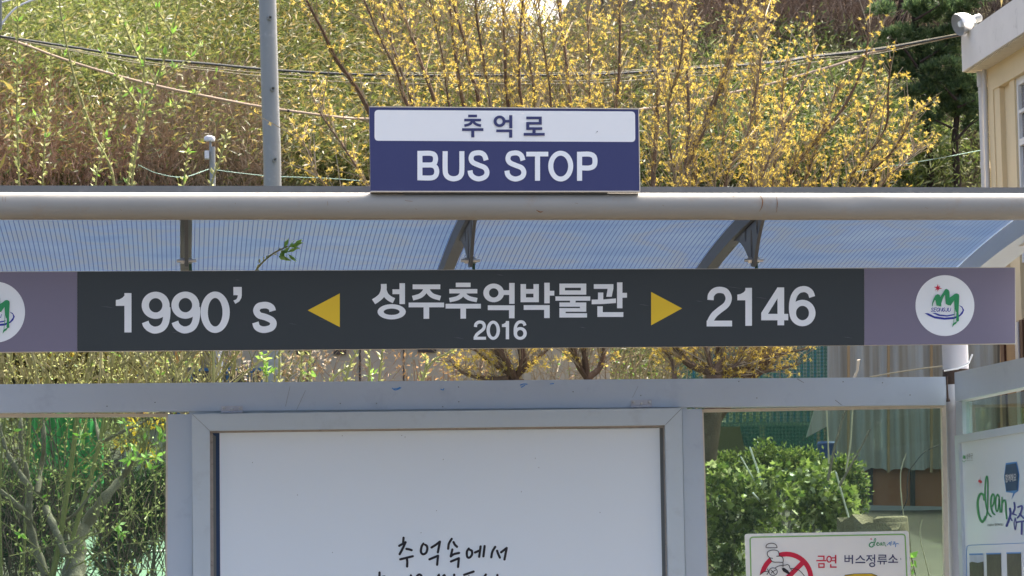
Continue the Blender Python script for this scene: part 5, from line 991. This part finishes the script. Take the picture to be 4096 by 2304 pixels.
def lobed(C, D, R):
    """five lobed leaves, each one face"""
    n = len(C); D = unit(D); S = unit(np.cross(D, rng.normal(size=(n, 3)))); Nn = np.cross(D, S); o = [(0, 0), (0.55, 0.15), (0.30, 0.35), (0.62, 0.62), (0.22, 0.62), (0.0, 1.05), (-0.22, 0.62), (-0.62, 0.62), (-0.30, 0.35), (-0.55, 0.15)]
    V = np.stack([C+(S*a_+D*b_-Nn*0.25*(a_*a_+0.4*b_*b_))*R[:, None] for a_, b_ in o], 1).reshape(-1, 3); b = np.arange(n)[:, None]*10
    Q = np.concatenate([b+np.array([[0, 1, 2, 9]]), b+np.array([[2, 3, 4, 9]])]) if False else None
    T_ = [[0, 1, 2], [0, 2, 8], [0, 8, 9], [2, 3, 4], [2, 4, 8], [8, 4, 6], [8, 6, 7], [4, 5, 6]]
    return V, np.concatenate([b+np.array([t]) for t in T_])
def mallow(specs, Y, n, label, stemx):
    b3 = PY(stemx[0][0][0], 2330, Y); T = empty('mallow', Vector((b3.x, Y, terr(b3.x, Y))), label, 'shrub'); mb = MB()
    for pts in stemx: p3 = smooth3(P3(pts, Y), 5); mb.tube(p3, taper(len(p3), 0.008, 0.003), 6)
    mb.build('stems', m_bark2, T, True); C, D, L = puffs(specs, Y, n, 0.055, 0.5, dep=0.55, upb=0.5); D = D+np.array([0, -0.7, 0]); V, Q = lobed(C, D, L*0.62); arr('foliage', V, Q, m_mal, T, 'stuff')
mallow([(*zb(260, 740), 50, 60), (*zb(300, 900), 70, 80), (*zb(280, 1060), 60, 70), (*zb(330, 1200), 70, 90), (*zb(300, 1360), 60, 90), (*zb(560, 760), 70, 55), (*zb(500, 900), 80, 70), (*zb(420, 1050), 80, 80), (*zb(600, 980), 80, 70), (*zb(460, 1250), 60, 110), (*zb(760, 860), 70, 60), (*zb(760, 700), 50, 40), (*zb(640, 1090), 90, 50), (*zb(400, 1400), 70, 70), (*zb(350, 720), 50, 40)], 2.6, 66, 'broad lobed leafy shrub filling the left of the right hand pane', [[zb(410, 1460), zb(430, 1200), zb(500, 920), zb(520, 880)], [zb(400, 1210), zb(340, 1060), zb(230, 840)], [zb(360, 1310), zb(330, 1240)]])
mallow([(*zb(1000, 720), 70, 50), (*zb(960, 860), 70, 60), (*zb(1080, 820), 70, 60), (*zb(1120, 930), 70, 60), (*zb(980, 1000), 80, 60), (*zb(1240, 880), 40, 60), (*zb(1000, 1090), 90, 40), (*zb(1230, 980), 40, 60), (*zb(1160, 1060), 70, 40)], 2.9, 66, 'broad lobed leafy shrub just left of the cut stump, above the notice', [[zb(830, 1110), zb(910, 970), zb(940, 830)], [zb(1000, 1150), zb(1010, 900)]])
# white rods stuck in the shrubs
RG = 'white rods leaning in the shrubs'
m_rod = paint('white_rod', (0.72, 0.74, 0.76), 0.35, 0.5, 0.04, 10)
for p0, p1, wd, lb in ((zb(700, 990), zb(540, 520), 13, 'longest white rod leaning left among the shrubs, its tip highest'), (zb(650, 900), zb(475, 590), 11, 'shorter white rod leaning parallel, left of the longest one'), (zb(650, 950), zb(560, 850), 14, 'stub of white rod lying low among the lobed leaves'), (zb(1258, 1050), zb(1160, 700), 13, 'white rod leaning at the left side of the cut stump')):
    a_, b_ = PY(*p0, 2.75), PY(*p1, 2.35); r_ = wd*0.5/1.803*16.2/13400; tag(MB().tube([a_, a_.lerp(b_, 0.25), a_.lerp(b_, 0.26), a_.lerp(b_, 0.97), b_], [r_*1.1, r_*1.1, r_, r_, r_*0.6], 10).build('white_rod', m_rod, None, True), lb, 'rod', RG)
# stump and bare sticks
def zc(x, y): return (3300+x/1.803, 1500+y/1.803)
c = PY(3494, 2090, 1.7); zz = c.z; mb = MB(); n = 36; rings = []
for j, (h, r) in enumerate(((0, 0.185), (0.35, 0.165), (0.9, 0.158), (1.0, 0.154), (1.0, 0.06), (0.97, 0.0))):
    z0_ = terr(c.x, 1.7)-0.05; z_ = z0_+(zz-z0_)*h
    for k in range(n):
        t = 2*math.pi*k/n; rr = r*(1+0.05*math.sin(5*t)+0.03*math.sin(11*t+1)); mb.v.append((c.x+rr*math.cos(t), 1.7+rr*math.sin(t), z_+(0.022*math.sin(2*t+0.6)+0.012*math.sin(7*t)+0.009*math.sin(13*t+1) if h > 0.95 else 0)))
mb.f = [(j*n+k, j*n+(k+1) % n, (j+1)*n+(k+1) % n, (j+1)*n+k) for j in range(5) for k in range(n)]
m_stump = paint('weathered_wood', (0.15, 0.125, 0.085), 0.95, 0.1, 0.5, 16, (0.045, 0.04, 0.03), 0.8, 0.9)
tag(mb.build('tree_stump', m_stump, None, True), 'weathered grey cut tree stump just behind the no smoking notice', 'stump')
m_pale = paint('pale_stick', (0.40, 0.35, 0.26), 0.8, 0.2, 0.2, 20, (0.2, 0.16, 0.1), 0.5)
for pts, wd, mt, lb, nm in (([zc(28, 640), zc(20, 440), zc(8, 200)], 10, m_pale, 'pale upright bare stick farthest left in front of the plastic sheeting', 'bare_stick'), ([zc(20, 760), zc(70, 520), zc(120, 330), zc(150, 240), zc(170, 120)], 19, m_bark2, 'thick brown bare stick leaning right before the plastic sheeting', 'bare_stick'), ([zc(150, 700), zc(180, 520), zc(190, 380), zc(200, 240), zc(215, 100)], 12, m_pale, 'pale knotty bare stick beside the thick brown one', 'bare_stick'), ([zc(105, 800), zc(170, 680), zc(240, 560), zc(325, 390)], 17, m_bark2, 'brown stick with a pale sawn end pointing up right', 'bare_stick'), ([zc(578, 1090), zc(550, 880), zc(545, 720), zc(560, 640), zc(588, 565)], 8, m_pale, 'tall thin pale stick rising behind the stump', 'bare_stick'), ([zc(760, 1480), zc(720, 1320), zc(690, 1200), zc(685, 1120), zc(700, 1045)], 8, m_pale, 'thin pale stick right of the notice over bare soil', 'bare_stick'), ([zc(660, 1470), zc(625, 1320), zc(612, 1190), zc(605, 1110)], 8, m_bark2, 'thin brown leafy sprout along the right edge of the notice', 'sprout'), ([zc(545, 1090), zc(548, 1000), zc(590, 900), zc(592, 800), zc(604, 700), zc(645, 640), zc(720, 555), zc(848, 495)], 7, M['black'], 'thin black cable looping up to the corner post', 'cable')):
    p3 = smooth3(P3(pts, 1.9), 6); r_ = wd*0.5/1.803*15.1/13400; g = tag(MB().tube(p3, [r_*(1.15-0.4*i/len(p3)+0.12*math.sin(i*1.3)) for i in range(len(p3))], 8).build(nm, mt, None, True), lb, 'stick' if nm == 'bare_stick' else nm)
    if nm == 'sprout': 
        ls = [(tuple(PY(*zc(625+rng.uniform(-15, 30), 1300+rng.uniform(-20, 120)), 1.9)), tuple(Vector(rng.normal(size=3))), rng.uniform(0.03, 0.05)) for _ in range(16)]; leafset('leaves', ls, m_fresh, g, 0.6)
c = PY(2996+735/1.6845, 700+1250/1.6845, 1.9); tag(MB().tube([PY(3412, 1520, 1.9), PY(3430, 1480, 1.9), c, PY(3440, 1440, 1.9)], [0.006, 0.0055, 0.0075, 0.0045], 8).build('bare_stick', m_pale, None, True), 'short brown stick end showing over the beam before the plastic sheeting', 'stick')
tag(MB().tube(smooth3(P3([(3480, 1508), (3570, 1492), (3680, 1475), (3775, 1464)], 0.9)), 0.0035, 6).build('rope', m_wl, None, True), 'twisted beige rope tied to the corner post above the beam', 'rope')

# ================================================================== the wooded hill
def inpoly(x, y, P):
    c = False; j = len(P)-1
    for i in range(len(P)):
        if (P[i][1] > y) != (P[j][1] > y) and x < (P[j][0]-P[i][0])*(y-P[i][1])/(P[j][1]-P[i][1])+P[i][0]: c = not c
        j = i
    return c
def scatter(P, n, pad=0.0):
    xs = [p[0] for p in P]; ys = [p[1] for p in P]; out = []
    while len(out) < n:
        x, y = rng.uniform(min(xs), max(xs)), rng.uniform(min(ys), max(ys))
        if inpoly(x, y, P):
            h = hillP(x, y)
            if h is not None: out.append(h)
            elif rng.uniform() < 0.02: n -= 1
    return out
def bamboo(name, P, nclump, per, stops, label_kind=None, ln=0.105, spread=0.42, droop=-0.5):
    cs = scatter(P, int(nclump*1.25)); C, D = [], []
    for c in cs:
        m_ = int(1.5*per*rng.uniform(0.5, 1.5)); hgt = rng.uniform(0.0, 0.55); lean = rng.normal(size=3)*0.3
        q = rng.normal(size=(m_, 3))*np.array([spread, spread, spread*0.55])
        C.append(np.array(c)+np.array([0, -0.3, hgt])+q); d0 = np.array([rng.normal(-0.4, 0.5), -0.3, droop])+lean
        D.append(d0+rng.normal(size=(m_, 3))*0.36)
    C = np.concatenate(C); D = np.concatenate(D); L = ln*rng.uniform(0.6, 1.4, len(C)); V, Q = leaf_arrays(C, D, L, L*0.19); m = leafm(name+'_leaf', stops, 0.5, 0.035, 0.4)
    return arr(name, V, Q, m, None, 'stuff')
G1 = [(0, (0.09, 0.125, 0.028, 1)), (0.45, (0.17, 0.215, 0.05, 1)), (0.8, (0.25, 0.27, 0.08, 1)), (0.93, (0.32, 0.27, 0.10, 1)), (1, (0.45, 0.42, 0.26, 1))]
G2 = [(0, (0.055, 0.075, 0.018, 1)), (0.4, (0.115, 0.145, 0.034, 1)), (0.7, (0.19, 0.185, 0.05, 1)), (0.92, (0.27, 0.20, 0.06, 1)), (1, (0.42, 0.37, 0.21, 1))]
G3 = [(0, (0.03, 0.05, 0.012, 1)), (0.5, (0.10, 0.145, 0.032, 1)), (0.85, (0.20, 0.23, 0.065, 1)), (1, (0.42, 0.43, 0.22, 1))]
bamboo('undergrowth', [(-80, 1150), (3950, 1150), (3950, 1900), (-80, 1900)], 520, 70, [(0, (0.02, 0.03, 0.01, 1)), (0.5, (0.06, 0.075, 0.02, 1)), (0.9, (0.12, 0.12, 0.04, 1)), (1, (0.25, 0.22, 0.09, 1))])
bamboo('bamboo_grove', [(-60, -90), (620, -90), (760, 300), (520, 560), (200, 420), (-60, 330)], 460, 80, G1)
bamboo('bamboo_grove', [(480, -90), (1560, -90), (1620, 760), (1060, 760), (1040, 480), (800, 400), (640, 430)], 560, 80, G2)
bamboo('bamboo_grove', [(1500, 60), (2260, 110), (2420, 230), (2640, 230), (2760, 180), (2700, 760), (1500, 760)], 480, 75, G2)
bamboo('bamboo_grove', [(2600, 300), (3250, 300), (3420, 360), (3640, 500), (3800, 680), (3830, 770), (2600, 770)], 520, 80, G3)
bamboo('bamboo_grove', [(-60, 330), (560, 500), (1060, 500), (1060, 770), (-60, 770)], 300, 50, G2)
def cover():
    C, D = [], []
    for _ in range(2600):
        x, y = rng.uniform(-34, 38), rng.uniform(21, 56); z = terr(x, y); d = Vector((x, y, z))-CAM; k_ = F/d.dot(fwd); px, py = 2048+d.dot(right)*k_, 1152-d.dot(up)*k_
        if -150 < px < 4250 and -150 < py < 1950: continue
        m_ = 34; q = rng.normal(size=(m_, 3))*np.array([0.7, 0.7, 0.35]); C.append(np.array([x, y-0.2, z+0.35])+q); D.append(np.array([rng.normal(-0.4, 0.4), -0.3, -0.4])+rng.normal(size=(m_, 3))*0.5)
    C = np.concatenate(C); D = np.concatenate(D); L = 0.26*rng.uniform(0.6, 1.4, len(C)); V, Q = leaf_arrays(C, D, L, L*0.3); arr('undergrowth', V, Q, leafm('hill_cover_leaf', G2, 0.5, 0.03), None, 'stuff')
cover()
def thicket(name, P, n, ln, wd, mat, up=0.8, bend=0.4, segs=5, hmax=0.8, fwd_=0.8):
    cs = scatter(P, n); A, B, W = [], [], []
    for c in cs:
        p = Vector(c)+Vector((0, -fwd_, rng.uniform(0, hmax)-0.35)); d = Vector((rng.normal(0, 0.6), rng.normal(0, 0.4), up)).normalized(); l = ln*rng.uniform(0.5, 1.4)/segs; b = Vector(rng.normal(size=3))*bend/segs+Vector((0, 0, -bend/segs*0.6)); w_ = wd*rng.uniform(0.6, 1.4)
        for s in range(segs):
            q = p+d*l; A.append(tuple(p)); B.append(tuple(q)); W.append(w_*(1-0.13*s)); p = q; d = (d+b+Vector(rng.normal(size=3))*0.08).normalized()
    V, Q = ribbon_arrays(np.array(A), np.array(B), np.array(W)); return arr(name, V, Q, mat, None, 'stuff')
m_rosy = leafm('rosy_twig', [(0, (0.22, 0.13, 0.085, 1)), (0.5, (0.40, 0.26, 0.18, 1)), (1, (0.52, 0.38, 0.28, 1))], 0.0, 0.02)
m_brn2 = leafm('brown_twig', [(0, (0.18, 0.13, 0.085, 1)), (0.5, (0.34, 0.25, 0.17, 1)), (1, (0.48, 0.39, 0.28, 1))], 0.0, 0.02)
thicket('rosy_thicket', [(-60, 330), (180, 330), (280, 520), (620, 640), (700, 770), (-60, 770)], 2900, 0.5, 0.013, m_rosy, hmax=0.6)
thicket('brown_thicket', [(520, 560), (640, 450), (820, 400), (1040, 460), (1100, 770), (560, 770)], 2900, 0.6, 0.012, m_brn2, hmax=0.7)
thicket('brown_thicket', [(1500, 120), (2700, 120), (3000, 350), (2700, 700), (1500, 500)], 2600, 0.7, 0.010, m_brn2, hmax=0.9)
thicket('pale_thicket', [(2600, 60), (3000, -80), (3560, -80), (3560, 300), (3350, 330), (2700, 330)], 4200, 1.1, 0.012, leafm('pale_cane', [(0, (0.12, 0.085, 0.065, 1)), (0.6, (0.27, 0.20, 0.15, 1)), (1, (0.46, 0.37, 0.28, 1))], 0, 0.02), 0.9, 1.0, 7, 1.0)
thicket('dark_thicket', [(2700, -80), (4150, -80), (4150, 770), (3780, 770), (3560, 420), (2700, 250)], 5200, 0.8, 0.014, leafm('dark_cane', [(0, (0.04, 0.03, 0.025, 1)), (0.6, (0.11, 0.08, 0.065, 1)), (1, (0.22, 0.17, 0.13, 1))], 0, 0.02), 0.8, 0.6, 5, 0.8, 0.1)
thicket('arching_canes', [(3420, 330), (3560, 420), (3760, 560), (3800, 660), (3560, 480)], 150, 1.1, 0.017, leafm('pale_cane_front', [(0, (0.27, 0.20, 0.15, 1)), (1, (0.50, 0.42, 0.32, 1))], 0, 0.02), 1.1, 1.5, 8, 0.9)
# pines on the right
m_pine = leafm('pine_needle', [(0, (0.025, 0.05, 0.022, 1)), (0.5, (0.065, 0.115, 0.045, 1)), (0.9, (0.12, 0.18, 0.07, 1)), (1, (0.19, 0.24, 0.10, 1))], 0.4, 0.04)
m_pbark = paint('dark_pine_bark', (0.035, 0.026, 0.022), 0.95, 0.1, 0.4, 6, (0.09, 0.07, 0.055), 0.5, 0.4)
def pine(trunkP, w0, w1, limbs, pads, label, dY):
    g = hillP(*trunkP[0]); Y = g.y+dY; T = empty('pine_tree', Vector((g.x, Y, terr(g.x, Y))), label, 'tree', 'dark pines on the hill')
    mb = MB(); q = smooth3(P3(trunkP, Y), 5); k_ = (Y+13.2)/13400; mb.tube([Vector((q[0].x, Y, terr(q[0].x, Y)-0.2))]+q, [w0*k_]+taper(len(q), w0*k_, w1*k_), 9)
    for l in limbs: q = smooth3(P3(l, Y-0.2), 5); mb.tube(q, taper(len(q), 7*k_, 2.5*k_), 6)
    mb.build('trunk', m_pbark, T, True); Cs, Ds, Ls = [], [], []
    for (x, y, rx, ry) in pads:
        n = int(rx*ry/24); c = np.array(PY(x, y, Y)); d = rng.normal(size=(n, 3)); d /= np.linalg.norm(d, axis=1, keepdims=True); r = rng.uniform(0.3, 1.05, (n, 1))**0.6
        t = c+d*r*np.array([rx*k_, rx*k_*0.9, ry*k_]); up_ = d*0.6+np.array([0, -0.15, 0.7])
        for _ in range(13): Cs.append(t); Ds.append(unit(up_)+rng.normal(size=(n, 3))*0.6); Ls.append(rng.uniform(0.07, 0.13, n))
    C = np.concatenate(Cs); D = np.concatenate(Ds); L = np.concatenate(Ls); V, Q = leaf_arrays(C, D, L, L*0.13); arr('crown', V, Q, m_pine, T, 'stuff')
pine([(3720, 640), (3690, 300), (3660, 80), (3640, -100)], 16, 11, [[(3690, 300), (3620, 200), (3560, 150)], [(3680, 250), (3800, 170)], [(3660, 80), (3760, 20)], [(3690, 330), (3800, 300)]],
     [(3730, 20, 70, 30), (3790, 60, 60, 28), (3700, 70, 55, 26), (3620, 130, 60, 26), (3560, 150, 45, 20), (3700, 150, 70, 30), (3790, 140, 60, 28), (3640, 190, 70, 24), (3740, 210, 80, 30), (3680, 245, 60, 24), (3800, 220, 50, 26), (3590, 215, 45, 18), (3860, 20, 60, 30), (3920, -20, 60, 30), (3530, 40, 50, 24), (3500, 205, 50, 20), (3560, 265, 55, 22), (3620, 300, 60, 24), (3850, 90, 60, 30), (3830, 160, 60, 30), (3660, 30, 50, 24)], 'tall dark pine with its top out of the picture, left of the roof floodlight', -1.2)
pine([(3830, 720), (3820, 560), (3830, 420), (3810, 260)], 17, 8, [[(3825, 520), (3740, 480)], [(3830, 430), (3900, 400)], [(3825, 400), (3760, 330)], [(3825, 560), (3880, 500), (3930, 470)]],
     [(3790, 270, 70, 30), (3850, 310, 55, 30), (3740, 320, 60, 26), (3800, 350, 80, 30), (3870, 370, 45, 30), (3760, 390, 60, 24), (3840, 420, 70, 28), (3900, 430, 40, 24), (3790, 445, 50, 18), (3700, 360, 40, 18), (3860, 460, 50, 20), (3720, 280, 40, 20), (3640, 370, 50, 20), (3670, 430, 50, 20), (3900, 330, 40, 26), (3720, 480, 50, 20), (3890, 500, 40, 22)], 'lower bushy pine close to the cream building drainpipe', -1.0)
# bare trees
def bare(P, w0, label, Y=None, mat=None, depth=4, spread=0.5, h=2.2):
    g = hillP(*P) if Y is None else PY(*P, Y); T = empty('bare_tree', Vector((g.x, g.y, terr(g.x, g.y))), label, 'tree', 'leafless trees on the hill'); mb = MB(); A, B, W = [], [], []
    def grow(p, d, l, r, lv):
        e = p+d*l; m_ = p.lerp(e, 0.5)+Vector(rng.normal(size=3))*l*0.05
        if lv >= depth-1: A.append(tuple(p)); B.append(tuple(e)); W.append(r*1.6)
        else: mb.tube([p, m_, e], [r, r*0.85, r*0.7], 6)
        if lv < depth+1:
            for _ in range(3 if lv else 4):
                s = Vector(rng.normal(size=3)); s = (s-d*s.dot(d)).normalized(); grow(p.lerp(e, rng.uniform(0.45, 1)), (d+s*rng.uniform(0.3, 0.9)*spread*1.6+Vector((0, 0, 0.15))).normalized(), l*rng.uniform(0.5, 0.75), r*0.55, lv+1)
    b = Vector((g.x, g.y, terr(g.x, g.y)-0.1)); grow(b, Vector((rng.normal(0, 0.06), 0, 1)).normalized(), h, w0, 0)
    mb.build('trunk', mat or m_bark2, T, True); V, Q = ribbon_arrays(np.array(A), np.array(B), np.array(W)); arr('twigs', V, Q, m_twigd, T, 'stuff')
bare((2420, 170), 0.05, 'grey leafless tree in the sky gap above the BUS STOP board'); bare((2250, 190), 0.04, 'slender leafless tree left of the sky gap'); bare((2570, 190), 0.045, 'slender leafless tree right of the sky gap'); bare((2740, 200), 0.05, 'leafless tree behind the thickest yellow limb')
bare((3560, 330), 0.09, 'dark leafless tree left of the tall pine', None, m_pbark, 4, 0.55, 2.4); bare((3300, 250), 0.07, 'leafless tree behind the pale canes', None, m_bark2, 4, 0.6, 2.0); bare((1560, 160), 0.05, 'leafless tree far behind the left yellow limbs', None, m_bark2, 4, 0.6, 1.8)
